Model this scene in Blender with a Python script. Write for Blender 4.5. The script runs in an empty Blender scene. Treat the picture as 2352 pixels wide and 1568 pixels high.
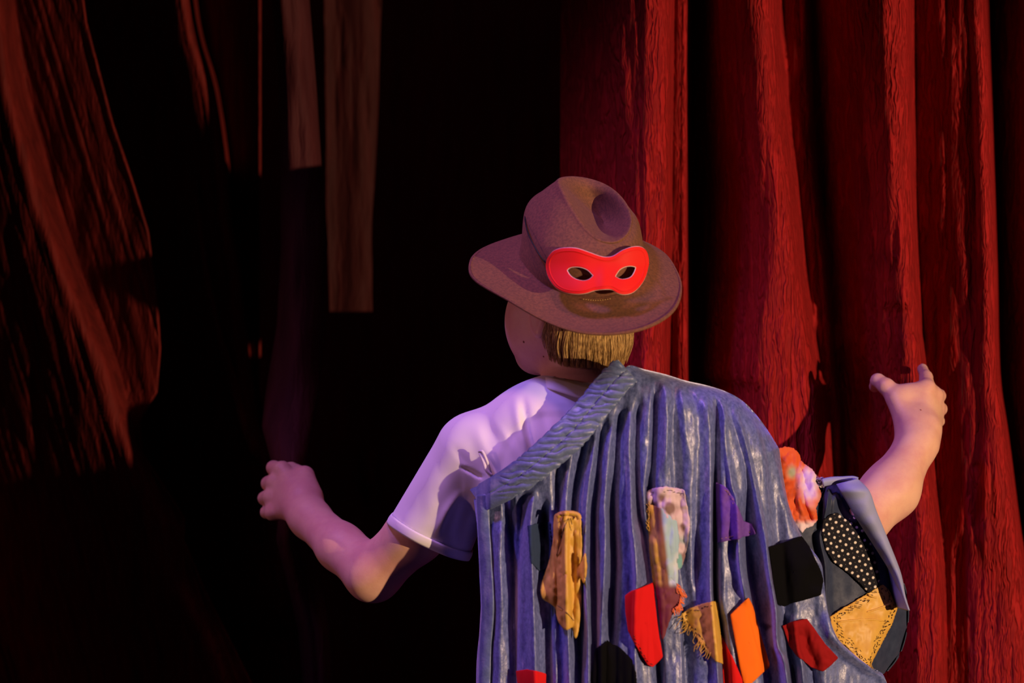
import bpy, math, random
import numpy as np
from mathutils import Vector, Matrix
random.seed(7); rng = np.random.default_rng(7)
scn = bpy.context.scene
col = scn.collection

# ------------------------------------------------------------------ camera, world, lights, exposure
S = 0.00066; D = 4.0; ZC = 1.36          # metres per pixel on the plane y = 0, camera distance, camera height
def P(px, py, y):
    k = S*(D+y)/D
    return ((px-1176)*k, y, ZC-(py-784)*k)
def Pn(px, py, y):
    px, py, y = np.broadcast_arrays(np.asarray(px, float), np.asarray(py, float), np.asarray(y, float))
    k = S*(D+y)/D
    return np.stack([(px-1176)*k, y, ZC-(py-784)*k], -1)
def toPx(co):
    k = S*(D+co[:, 1])/D
    return co[:, 0]/k+1176, 784-(co[:, 2]-ZC)/k

cam = bpy.data.cameras.new('camera'); cam_o = bpy.data.objects.new('camera', cam); col.objects.link(cam_o)
cam_o.location = (0, -D, ZC); cam_o.rotation_euler = (math.pi/2, 0, 0)
cam.sensor_width = 36; cam.lens = 36*D/(2352*S)
cam.dof.use_dof = True; cam.dof.focus_distance = 4.10; cam.dof.aperture_fstop = 2.4
cam.clip_end = 60
scn.camera = cam_o

w = bpy.data.worlds.new('World'); scn.world = w; w.use_nodes = True
w.node_tree.nodes['Background'].inputs[0].default_value = (0.7, 0.27, 0.34, 1)
w.node_tree.nodes['Background'].inputs[1].default_value = 0.018
scn.view_settings.view_transform = 'Standard'; scn.view_settings.look = 'None'
scn.view_settings.exposure = 0.0; scn.view_settings.gamma = 1.0

def spot(name, loc, aim, power, color, angle=40, blend=0.3, size=0.06):
    l = bpy.data.lights.new(name, 'SPOT'); l.energy = power; l.color = color
    l.spot_size = math.radians(angle); l.spot_blend = blend; l.shadow_soft_size = size
    o = bpy.data.objects.new(name, l); col.objects.link(o); o.location = loc
    o.rotation_euler = (Vector(aim)-Vector(loc)).to_track_quat('-Z', 'Y').to_euler()
    return o
spot('warm_side_spotlight', (3.5, -3.8, 1.22), (0.30, 0.1, 1.28), 1180, (1.0, 0.66, 0.40), 24, 0.5, 0.03)
spot('mauve_side_spotlight', (-3.6, -1.0, 1.75), (-.16, 0.10, 1.24), 90, (.95, .38, .50), 22, 0.9, 0.12)
spot('violet_stage_spotlight', (-1.7, -1.2, 4.7), (0.05, -0.05, 1.25), 480, (0.36, 0.20, 1.0), 20, 0.5, 0.25)
spot('pink_stage_spotlight', (-0.5, -1.5, 5.0), (0.05, -0.05, 1.15), 190, (1.0, 0.34, 0.44), 19, 0.5, 0.30)

# ------------------------------------------------------------------ helpers
def tag(o, label=None, cat=None, group=None, kind=None):
    if label: o['label'] = label
    if cat: o['category'] = cat
    if group: o['group'] = group
    if kind: o['kind'] = kind
    return o
def empty(name, loc):
    o = bpy.data.objects.new(name, None); col.objects.link(o); o.location = loc; o.empty_display_size = .05
    return o
def parent(o, p):
    if p is not None:
        o.parent = p
        o.matrix_parent_inverse = Matrix.Translation(p_world(p)).inverted()
    return o
def p_world(p):      # things are unrotated empties at their base; meshes keep their origin at the world origin
    return Vector(p.location) if p.type == 'EMPTY' else Vector((0, 0, 0))
def mesh(name, verts, faces, mat, par=None, smooth=True, mi=None):
    me = bpy.data.meshes.new(name)
    verts = np.asarray(verts, np.float32).reshape(-1, 3)
    if isinstance(faces, np.ndarray):
        n, k = faces.shape
        me.vertices.add(len(verts)); me.vertices.foreach_set('co', verts.ravel())
        me.loops.add(n*k); me.loops.foreach_set('vertex_index', faces.astype(np.int32).ravel())
        me.polygons.add(n); me.polygons.foreach_set('loop_start', np.arange(0, n*k, k, dtype=np.int32))
        me.polygons.foreach_set('loop_total', np.full(n, k, np.int32))
        me.update(calc_edges=True)
    else:
        me.from_pydata(verts.tolist(), [], faces)
    me.validate()
    if smooth: me.polygons.foreach_set('use_smooth', np.ones(len(me.polygons), bool))
    for m in (mat if isinstance(mat, (list, tuple)) else [mat]): me.materials.append(m)
    if mi is not None: me.polygons.foreach_set('material_index', np.asarray(mi, np.int32))
    me.update()
    o = bpy.data.objects.new(name, me); col.objects.link(o)
    return parent(o, par)
def grid_faces(nr, nc, wrap=False):
    i = np.arange(nr-1)[:, None]; j = np.arange(nc if wrap else nc-1)[None, :]
    a = i*nc+j; b = i*nc+(j+1) % nc
    return np.stack([a+0*j, b+0*i, b+nc, a+nc], -1).reshape(-1, 4)
def solid(o, t, off=-1):
    m = o.modifiers.new('thickness', 'SOLIDIFY'); m.thickness = t; m.offset = off; return o
def ss(x, a, b):
    t = np.clip((x-a)/(b-a), 0, 1); return t*t*(3-2*t)
def crs(pts, n=12, closed=False):            # Catmull-Rom through points
    p = np.asarray(pts, float); N = len(p); out = []
    for i in range(N if closed else N-1):
        if closed: a, b, c, d = p[(i-1) % N], p[i], p[(i+1) % N], p[(i+2) % N]
        else: a, b, c, d = p[max(i-1, 0)], p[i], p[i+1], p[min(i+2, N-1)]
        t = (np.arange(n)/n)[:, None]
        out.append(.5*((2*b)+(-a+c)*t+(2*a-5*b+4*c-d)*t**2+(-a+3*b-3*c+d)*t**3))
    if not closed: out.append(p[-1:])
    return np.concatenate(out)
def resample(p, n, closed=False):
    q = np.vstack([p, p[:1]]) if closed else p
    s = np.r_[0, np.cumsum(np.linalg.norm(np.diff(q, axis=0), axis=1))]
    t = np.linspace(0, s[-1], n, endpoint=not closed)
    return np.stack([np.interp(t, s, q[:, k]) for k in range(q.shape[1])], -1)
def vnoise(x, y, seed=0):                    # smooth 2-D value noise, -1..1
    r = np.random.default_rng(seed).uniform(-1, 1, (64, 64))
    xi = np.floor(x).astype(int); yi = np.floor(y).astype(int); fx = x-xi; fy = y-yi
    fx = fx*fx*(3-2*fx); fy = fy*fy*(3-2*fy)
    g = lambda a, b: r[a % 64, b % 64]
    return (g(xi, yi)*(1-fx)+g(xi+1, yi)*fx)*(1-fy)+(g(xi, yi+1)*(1-fx)+g(xi+1, yi+1)*fx)*fy
def folds(X, Y, L):
    H = np.zeros_like(X, dtype=float)
    for f in L:
        pts, a, wl, wr = f[:4]; ft, fb = f[4] if len(f) > 4 else (60, 60)
        p = crs(pts, 8); ys = p[:, 1]; xs = p[:, 0]
        d = X-np.interp(Y, ys, xs)
        wv = np.where(d < 0, wl, wr)
        fade = ss(Y, ys[0], ys[0]+ft)*(1-ss(Y, ys[-1]-fb, ys[-1]))
        H += a*fade*np.exp(-(d/wv)**2)
    return H
def dist_poly(X, Y, pts):
    best = np.full(X.shape, 1e9); p = np.asarray(pts, float)
    for a, b in zip(p[:-1], p[1:]):
        ab = b-a; t = np.clip(((X-a[0])*ab[0]+(Y-a[1])*ab[1])/(ab@ab), 0, 1)
        best = np.minimum(best, np.hypot(X-a[0]-t*ab[0], Y-a[1]-t*ab[1]))
    return best
def tube(path, r, n=6, caps=True):
    p = np.asarray(path, float); N = len(p); r = np.broadcast_to(r, (N,))
    T = np.gradient(p, axis=0); T /= np.linalg.norm(T, axis=1)[:, None]+1e-12
    up = np.array([0, 0, 1.]) if abs(T[0][2]) < .9 else np.array([1., 0, 0])
    V = []; u = np.cross(T[0], up); u /= np.linalg.norm(u)
    for i in range(N):
        u = u-T[i]*(u@T[i]); u /= np.linalg.norm(u)+1e-12; v = np.cross(T[i], u)
        a = np.arange(n)*2*math.pi/n
        V.append(p[i]+r[i]*(np.cos(a)[:, None]*u+np.sin(a)[:, None]*v))
    V = np.concatenate(V); F = grid_faces(N, n, True).tolist()
    if caps: F += [list(range(n))[::-1], list(range((N-1)*n, N*n))]
    return V, F
class MB:
    def __init__(s): s.v = []; s.f = []; s.n = 0
    def add(s, V, F):
        s.v.append(np.asarray(V)); s.f += [[i+s.n for i in f] for f in F]; s.n += len(V)
    def tube(s, path, r, n=6): s.add(*tube(path, r, n)); return s
    def build(s, name, mat, par=None, smooth=True): return mesh(name, np.concatenate(s.v), s.f, mat, par, smooth)

# ------------------------------------------------------------------ materials
def mat(name, color, rough=.6, spec=.3, sheen=0, sheen_tint=(1, 1, 1), noise=0, nscale=60, bump=0, bscale=200, stretch=(1, 1, 1), color2=None, sss=0, sheen_rough=.4, attr=None, bdist=.002, aniso_noise=None):
    m = bpy.data.materials.new(name); m.use_nodes = True; nt = m.node_tree; N = nt.nodes; L = nt.links
    b = N['Principled BSDF']; b.inputs['Base Color'].default_value = (*color, 1); b.inputs['Roughness'].default_value = rough
    b.inputs['Specular IOR Level'].default_value = spec
    b.inputs['Sheen Weight'].default_value = sheen; b.inputs['Sheen Tint'].default_value = (*sheen_tint, 1); b.inputs['Sheen Roughness'].default_value = sheen_rough
    tc = N.new('ShaderNodeTexCoord'); mp = N.new('ShaderNodeMapping'); mp.inputs['Scale'].default_value = stretch
    L.new(tc.outputs['Object'], mp.inputs['Vector'])
    if attr:
        a = N.new('ShaderNodeAttribute'); a.attribute_name = attr; L.new(a.outputs['Color'], b.inputs['Base Color'])
    if color2 is not None:
        n = N.new('ShaderNodeTexNoise'); n.inputs['Scale'].default_value = nscale; n.inputs['Detail'].default_value = 5; n.inputs['Roughness'].default_value = .65
        L.new(mp.outputs[0], n.inputs['Vector'])
        cr = N.new('ShaderNodeValToRGB'); cr.color_ramp.elements[0].position = .38; cr.color_ramp.elements[1].position = .62
        cr.color_ramp.elements[0].color = (*color, 1); cr.color_ramp.elements[1].color = (*color2, 1)
        L.new(n.outputs['Fac'], cr.inputs['Fac']); L.new(cr.outputs['Color'], b.inputs['Base Color'])
        if noise:
            mr = N.new('ShaderNodeMapRange'); mr.inputs['From Min'].default_value = .35; mr.inputs['From Max'].default_value = .65
            mr.inputs['To Min'].default_value = rough+noise; mr.inputs['To Max'].default_value = rough-noise
            L.new(n.outputs['Fac'], mr.inputs['Value']); L.new(mr.outputs[0], b.inputs['Roughness'])
    if bump:
        n2 = N.new('ShaderNodeTexNoise'); n2.inputs['Scale'].default_value = bscale; n2.inputs['Detail'].default_value = 4
        L.new(mp.outputs[0], n2.inputs['Vector'])
        bp = N.new('ShaderNodeBump'); bp.inputs['Strength'].default_value = bump; bp.inputs['Distance'].default_value = bdist
        L.new(n2.outputs['Fac'], bp.inputs['Height']); L.new(bp.outputs[0], b.inputs['Normal'])
    if sss:
        b.inputs['Subsurface Weight'].default_value = sss; b.inputs['Subsurface Radius'].default_value = (.012, .005, .003); b.inputs['Subsurface Scale'].default_value = 1
    return m
def curtain_mat(name, c1, c2, bump, sc=95, dist=.006):
    m = bpy.data.materials.new(name); m.use_nodes = True; nt = m.node_tree; N = nt.nodes; L = nt.links
    b = N['Principled BSDF']; b.inputs['Roughness'].default_value = .75; b.inputs['Specular IOR Level'].default_value = .12
    tc = N.new('ShaderNodeTexCoord')
    wn = N.new('ShaderNodeTexNoise'); wn.inputs['Scale'].default_value = 22; wn.inputs['Detail'].default_value = 2
    mpw = N.new('ShaderNodeMapping'); mpw.inputs['Scale'].default_value = (1, 1, .8); L.new(tc.outputs['Object'], mpw.inputs[0]); L.new(mpw.outputs[0], wn.inputs['Vector'])
    sub = N.new('ShaderNodeVectorMath'); sub.operation = 'SUBTRACT'; sub.inputs[1].default_value = (.5, .5, .5); L.new(wn.outputs['Color'], sub.inputs[0])
    scl = N.new('ShaderNodeVectorMath'); scl.operation = 'MULTIPLY'; scl.inputs[1].default_value = (.015, .0, .0); L.new(sub.outputs[0], scl.inputs[0])
    add = N.new('ShaderNodeVectorMath'); L.new(tc.outputs['Object'], add.inputs[0]); L.new(scl.outputs[0], add.inputs[1])
    mp = N.new('ShaderNodeMapping'); mp.inputs['Scale'].default_value = (1, .4, .125); L.new(add.outputs[0], mp.inputs[0])
    n = N.new('ShaderNodeTexNoise'); n.inputs['Scale'].default_value = sc; n.inputs['Detail'].default_value = 2.5; n.inputs['Roughness'].default_value = .5
    L.new(mp.outputs[0], n.inputs['Vector'])
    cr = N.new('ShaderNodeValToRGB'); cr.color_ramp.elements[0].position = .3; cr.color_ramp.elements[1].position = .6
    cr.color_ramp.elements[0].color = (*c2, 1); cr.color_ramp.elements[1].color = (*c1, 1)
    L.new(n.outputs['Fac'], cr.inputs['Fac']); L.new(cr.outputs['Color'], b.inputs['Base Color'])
    bp = N.new('ShaderNodeBump'); bp.inputs['Strength'].default_value = bump; bp.inputs['Distance'].default_value = dist
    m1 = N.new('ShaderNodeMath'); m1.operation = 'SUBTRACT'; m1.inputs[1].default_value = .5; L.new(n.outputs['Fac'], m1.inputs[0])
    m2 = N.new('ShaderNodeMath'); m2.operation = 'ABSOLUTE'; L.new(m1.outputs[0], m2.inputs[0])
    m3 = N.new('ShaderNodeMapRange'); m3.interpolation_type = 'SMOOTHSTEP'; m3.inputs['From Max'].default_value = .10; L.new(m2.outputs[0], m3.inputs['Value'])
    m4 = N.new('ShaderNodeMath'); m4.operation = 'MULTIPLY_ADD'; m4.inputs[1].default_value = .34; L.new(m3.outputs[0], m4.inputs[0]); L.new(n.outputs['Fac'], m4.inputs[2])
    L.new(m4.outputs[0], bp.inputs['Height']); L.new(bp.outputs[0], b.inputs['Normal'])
    return m
M = {}
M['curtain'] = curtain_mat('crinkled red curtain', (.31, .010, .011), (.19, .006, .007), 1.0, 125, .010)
M['curtain_l'] = curtain_mat('crinkled red curtain with painted falloff', (.115, .009, .007), (.065, .005, .004), .5, 90)  # same red cloth; light falloff towards the left is put into the colour
M['column'] = curtain_mat('red curtain cloth with painted shade', (.05, .010, .012), (.035, .006, .008), .4, 60)  # dim light on the gathered fold is painted in as a darker red
M['strip'] = curtain_mat('red strip cloth with painted shade', (.035, .005, .005), (.022, .003, .003), .5, 60)  # shade on the hanging strip is put into its colour
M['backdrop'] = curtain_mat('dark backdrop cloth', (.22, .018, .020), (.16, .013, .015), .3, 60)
M['floor'] = mat('black stage floor', (.012, .012, .013), .5, .4, color2=(.02, .018, .018), nscale=12)
M['skin'] = mat('skin', (.72, .43, .31), .5, .35, color2=(.64, .33, .27), nscale=18, bump=.12, bscale=350, sss=.12, bdist=.001)
M['hair'] = mat('blond hair', (.78, .52, .20), .36, .6, color2=(.26, .14, .05), nscale=330, stretch=(1, 1, .08))
M['cotton'] = mat('white cotton', (.80, .78, .80), .85, .2, bump=.15, bscale=900, bdist=.0006)
M['velvet'] = mat('crushed blue velvet', (.06, .085, .24), .42, .7, sheen=1.0, sheen_tint=(.62, .66, 1.0), sheen_rough=.35, color2=(.145, .18, .42), nscale=190, noise=.10, bump=.35, bscale=420, stretch=(1, 1, .7), bdist=.0012)
M['velvet_band'] = mat('ruched blue velvet', (.09, .13, .27), .42, .5, sheen=.6, sheen_tint=(.6, .7, 1.0), color2=(.14, .19, .35), nscale=90, noise=.08, bump=.2, bscale=300)
M['satin_blue'] = mat('pale blue satin facing', (.26, .29, .52), .6, .3, bump=.1, bscale=400)
M['velvet_in'] = mat('dark velvet underside', (.018, .028, .065), .6, .3, sheen=.35, sheen_tint=(.5, .6, 1), color2=(.032, .045, .09), nscale=50, noise=.1)
M['felt'] = mat('brown wool felt', (.20, .085, .046), .9, .15, sheen=.05, sheen_tint=(1, .6, .55), color2=(.13, .06, .038), nscale=240, bump=.25, bscale=700, bdist=.0006)
M['thread_tan'] = mat('tan thread', (.45, .27, .10), .7)
M['thread_dark'] = mat('dark thread', (.02, .012, .02), .7)
M['mask_red'] = mat('red coated fabric', (.74, .014, .010), .6, .2, bump=.1, bscale=500, bdist=.0005)
M['mask_edge'] = mat('pale cut edge', (.75, .55, .50), .7)
M['elastic'] = mat('black elastic', (.01, .01, .012), .6)
M['yellow'] = mat('mustard cotton satin', (.66, .40, .075), .5, .4, color2=(.58, .34, .06), nscale=40, bump=.12, bscale=500, bdist=.0006)
M['red_felt'] = mat('red felt', (.62, .010, .012), .9, .12, sheen=.2, sheen_tint=(1, .2, .15), bump=.2, bscale=600, bdist=.0006)
M['dark_red'] = mat('dark red felt', (.26, .008, .010), .9, .12, bump=.2, bscale=600, bdist=.0006)
M['orange'] = mat('orange felt', (.85, .17, .012), .9, .12, bump=.2, bscale=600, bdist=.0006)
M['purple'] = mat('purple cotton', (.13, .05, .34), .8, .2, color2=(.16, .07, .38), nscale=90)
M['black_velvet'] = mat('black velvet', (.004, .004, .005), 1.0, .05)
M['navy'] = mat('navy denim', (.025, .045, .10), .85, .15, bump=.2, bscale=500, bdist=.0006)
M['dots'] = mat('polka dot cotton', (.01, .01, .015), .75, .15, attr='dye')
M['dye'] = mat('printed satin', (.5, .5, .5), .68, .25, attr='dye', bump=.2, bscale=120)
M['fray'] = mat('frayed orange threads', (.75, .18, .06), .8)
M['lace'] = mat('white lace', (.75, .70, .72), .8)
M['trousers'] = mat('black trousers', (.012, .012, .014), .85)
M['shoe'] = mat('black leather', (.01, .01, .01), .35)
M['eye'] = mat('eye white', (.7, .68, .65), .2)
M['mole'] = mat('brown mole', (.25, .08, .05), .6)
def color_attr(o, C):
    a = o.data.color_attributes.new('dye', 'FLOAT_COLOR', 'POINT')
    a.data.foreach_set('color', np.c_[C, np.ones(len(C))].astype(np.float32).ravel())

# ------------------------------------------------------------------ setting: floor and curtains
def plateaus(X, Y, L):
    H = np.zeros_like(X, dtype=float)
    for left, right, a, wl, wr in L:
        pl = crs(left, 6); pr = crs(right, 6)
        xl = np.interp(Y, pl[:, 1], pl[:, 0]); xr = np.interp(Y, pr[:, 1], pr[:, 0])
        H += a*(1/(1+np.exp(-np.clip((X-xl)/wl, -40, 40))))*(1/(1+np.exp(-np.clip((xr-X)/wr, -40, 40))))
    return H
def curtain(name, x0, x1, y0, y1, depth, mat_, nx, ny, xl=None, xr=None, thick=.004):
    Y = np.linspace(y0, y1, ny)[:, None]+np.zeros((1, nx)); u = np.linspace(0, 1, nx)[None, :]
    L_ = x0+0*Y if xl is None else np.interp(Y, [p[1] for p in xl], [p[0] for p in xl])
    R_ = x1+0*Y if xr is None else np.interp(Y, [p[1] for p in xr], [p[0] for p in xr])
    X = L_+(R_-L_)*u
    V = Pn(X, Y, depth(X, Y)); o = mesh(name, V.reshape(-1, 3), grid_faces(ny, nx), mat_)
    return o
fl = mesh('floor', [(-5, -5, -.05), (5, -5, -.05), (5, 3, -.05), (-5, 3, -.05), (-5, -5, 0), (5, -5, 0), (5, 3, 0), (-5, 3, 0)], [[0, 3, 2, 1], [4, 5, 6, 7], [0, 1, 5, 4], [1, 2, 6, 5], [2, 3, 7, 6], [3, 0, 4, 7]], M['floor'], smooth=False)
tag(fl, kind='structure')
ZB = 784+1.34/S/1.0                          # about floor level in pixel rows at y = 0

def d_back(X, Y):
    return 1.46+.02*np.sin(X/60+.6*np.sin(Y/400))+.012*vnoise(X/70, Y/500, 3)+folds(X, Y, [([(858, 1030), (846, 1075), (845, 1105), (856, 1155)], -.10, 7, 5, (20, 20))])
o = curtain('backdrop_curtain', -900, 3200, -500, 2270, d_back, M['backdrop'], 500, 120)
tag(solid(o, .004), 'plain near-black maroon backdrop curtain between the two parted curtains', 'curtain')

def pleats(X, Y, segs, base):
    # each pleat: right edge, crest width, flank slope, crest depth, softness of the crest's left side, of the right edge
    y = None
    for edge, cw, k, dep, wl, wr in reversed(segs):
        p = crs(edge, 6); R = np.interp(Y, p[:, 1], p[:, 0]); cwv = np.interp(Y, [c[0] for c in cw], [c[1] for c in cw])
        q = (R-cwv-X)/wl; flank = wl*np.where(q > 20, q, np.log1p(np.exp(np.clip(q, -30, 20))))*S*k
        v = dep+np.minimum(flank, .42)+.02*np.exp(-np.clip((R-X)/9, 0, 30))
        v = v-.012*np.sin(np.clip((X-(R-cwv))/cwv, 0, 1)*math.pi)
        if y is None: y = v
        else:
            g = 1/(1+np.exp(np.clip((X-R)/wr, -40, 40))); y = v*g+y*(1-g)
    return y+base
PR = [
 ([(1540, -300), (1540, 0), (1537, 300), (1534, 560), (1530, 860), (1500, 2300)], [(0, 72), (560, 80), (900, 75)], 1.75, .37, 16, 2.5),
 ([(1584, -300), (1580, 400), (1582, 900), (1580, 2300)], [(0, 14)], 2.0, .47, 8, 3),
 ([(1775, -300), (1782, 0), (1797, 250), (1818, 420), (1842, 650), (1872, 850), (1900, 1050), (1960, 2300)], [(-300, 62), (0, 66), (420, 66), (650, 92), (850, 145), (1050, 170)], 3.4, .36, 8, 5),
 ([(1850, -300), (1870, 300), (1900, 600), (1920, 850), (1940, 1100), (1990, 2300)], [(0, 20)], 2.0, .50, 14, 8),
 ([(2092, -300), (2090, 0), (2092, 300), (2098, 560), (2108, 720), (2118, 850), (2140, 1100), (2160, 1300), (2168, 1568), (2170, 2300)], [(0, 100), (300, 78), (560, 62), (800, 60), (1100, 62), (1568, 84)], 2.8, .345, 20, 3),
 ([(2262, -300), (2266, 0), (2276, 300), (2286, 600), (2292, 850), (2312, 1000), (2345, 1250), (2370, 1400), (2395, 1568), (2500, 2300)], [(0, 42), (600, 36), (1000, 60), (1300, 110), (1568, 160)], 1.5, .36, 22, 2.5),
 ([(2540, -300), (2560, 900), (2660, 1600), (2780, 2300)], [(0, 70)], 2.2, .38, 10, 4),
 ([(2760, -300), (2800, 900), (2860, 1600), (2900, 2300)], [(0, 70)], 1.4, .38, 10, 4),
 ([(3050, -300), (3050, 2300)], [(0, 90)], 1.2, .38, 12, 4),
]
def d_right(X, Y):
    h = .006*vnoise(X/26, Y/190, 5)+.003*vnoise(X/11, Y/110, 6)
    h += folds(X, Y, [([(2060, 690), (2075, 735), (2110, 790)], -.012, 30, 30, (25, 25))])
    return pleats(X, Y, PR, 0)-h
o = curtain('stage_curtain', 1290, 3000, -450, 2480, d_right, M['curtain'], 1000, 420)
tag(solid(o, .003), 'bright red crinkled stage curtain falling in tall folds behind the right hand', 'curtain')

# left outer curtain: pulled diagonally towards the hand
E_ = [(140, -400), (200, 50), (260, 280), (308, 420), (342, 530), (362, 680), (370, 800), (362, 900), (322, 970), (328, 1040), (388, 1130), (426, 1190), (424, 1240), (470, 1350), (580, 1568), (800, 2150)]
LP = [
 ([(-320, -400), (-300, 400), (-220, 900), (-160, 1250), (-120, 1568), (-40, 2150)], [(0, 40)], 1.6, .78, 20, 10),
 ([(-20, -400), (30, 130), (95, 400), (160, 600), (212, 730), (262, 850), (300, 985), (345, 1090), (415, 1230), (440, 1350), (540, 1568), (700, 2150)], [(0, 46), (700, 56), (1200, 50)], 1.45, .60, 16, 7),
 ([(x+40, y) for x, y in E_], [(0, 55), (700, 45), (1200, 40)], 1.25, .62, 26, 6),
]
def d_l1(X, Y): return pleats(X, Y, LP, 0)-.004*vnoise(X/30, Y/170, 8)+.003*vnoise((X-.3*Y)/9, Y/150, 9)
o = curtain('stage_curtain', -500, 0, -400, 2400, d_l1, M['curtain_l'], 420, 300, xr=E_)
tag(solid(o, .004), 'outermost shaded red curtain at the left edge, pulled diagonally with a lit ridge', 'curtain')

LP2 = [
 ([(425, -400), (440, 0), (488, 200), (512, 350), (524, 500), (545, 620), (552, 700), (580, 950), (622, 1070), (668, 1240), (705, 1400), (760, 1568), (900, 2200)], [(0, 26), (900, 26)], 1.8, .72, 9, 5),
 ([(660, -400), (660, 900), (700, 1100), (740, 1300), (800, 1568), (950, 2200)], [(0, 20)], 2.0, .76, 10, 6),
]
def d_l2(X, Y): return pleats(X, Y, LP2, 0)+.004*vnoise(X/26, Y/200, 12)-folds(X, Y, [([(440, 380), (460, 560), (490, 720), (510, 800), (560, 960), (600, 1070)], .035, 14, 9, (80, 40))])
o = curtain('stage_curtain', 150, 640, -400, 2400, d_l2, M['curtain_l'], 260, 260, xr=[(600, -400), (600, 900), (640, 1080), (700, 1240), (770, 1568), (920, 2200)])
tag(solid(o, .004), 'shaded red curtain with two thin diagonal ridges running down to the left hand', 'curtain')

GL = [(625, -400), (628, 0), (645, 200), (650, 560), (640, 750), (615, 900), (606, 980), (628, 1060), (650, 1130), (640, 1240), (668, 1350), (690, 1450), (700, 1568), (740, 2200)]
GR = [(700, -400), (706, 0), (722, 200), (735, 400), (748, 560), (742, 640), (738, 760), (728, 900), (714, 980), (700, 1060), (700, 1130), (715, 1240), (735, 1350), (755, 1450), (765, 1568), (820, 2200)]
def d_l3(X, Y):
    gl = np.interp(Y, [p[1] for p in GL], [p[0] for p in GL]); gr = np.interp(Y, [p[1] for p in GR], [p[0] for p in GR])
    t = (X-gl)/(gr-gl); return .60-.055*np.sqrt(np.clip(1-(2*t-1)**2, 0, 1))+.10*ss(Y, 1300, 1000)*0-.13*np.exp(-((Y-1100)/170)**2)+.008*vnoise(t*4, Y/160, 15)
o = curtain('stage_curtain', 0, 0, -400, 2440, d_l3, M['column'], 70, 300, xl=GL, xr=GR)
tag(solid(o, .004), 'narrow shaded red curtain fold gathered in the left fist', 'curtain')

def d_st(X, Y): return .95+.006*np.sin(X/17)+.004*vnoise(X/14, Y/120, 17)
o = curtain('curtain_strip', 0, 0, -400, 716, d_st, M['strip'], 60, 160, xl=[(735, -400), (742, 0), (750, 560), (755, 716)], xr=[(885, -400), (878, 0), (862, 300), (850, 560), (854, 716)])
tag(solid(o, .006), 'short dim red cloth strip left of centre ending in a straight hem', 'curtain strip')

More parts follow.
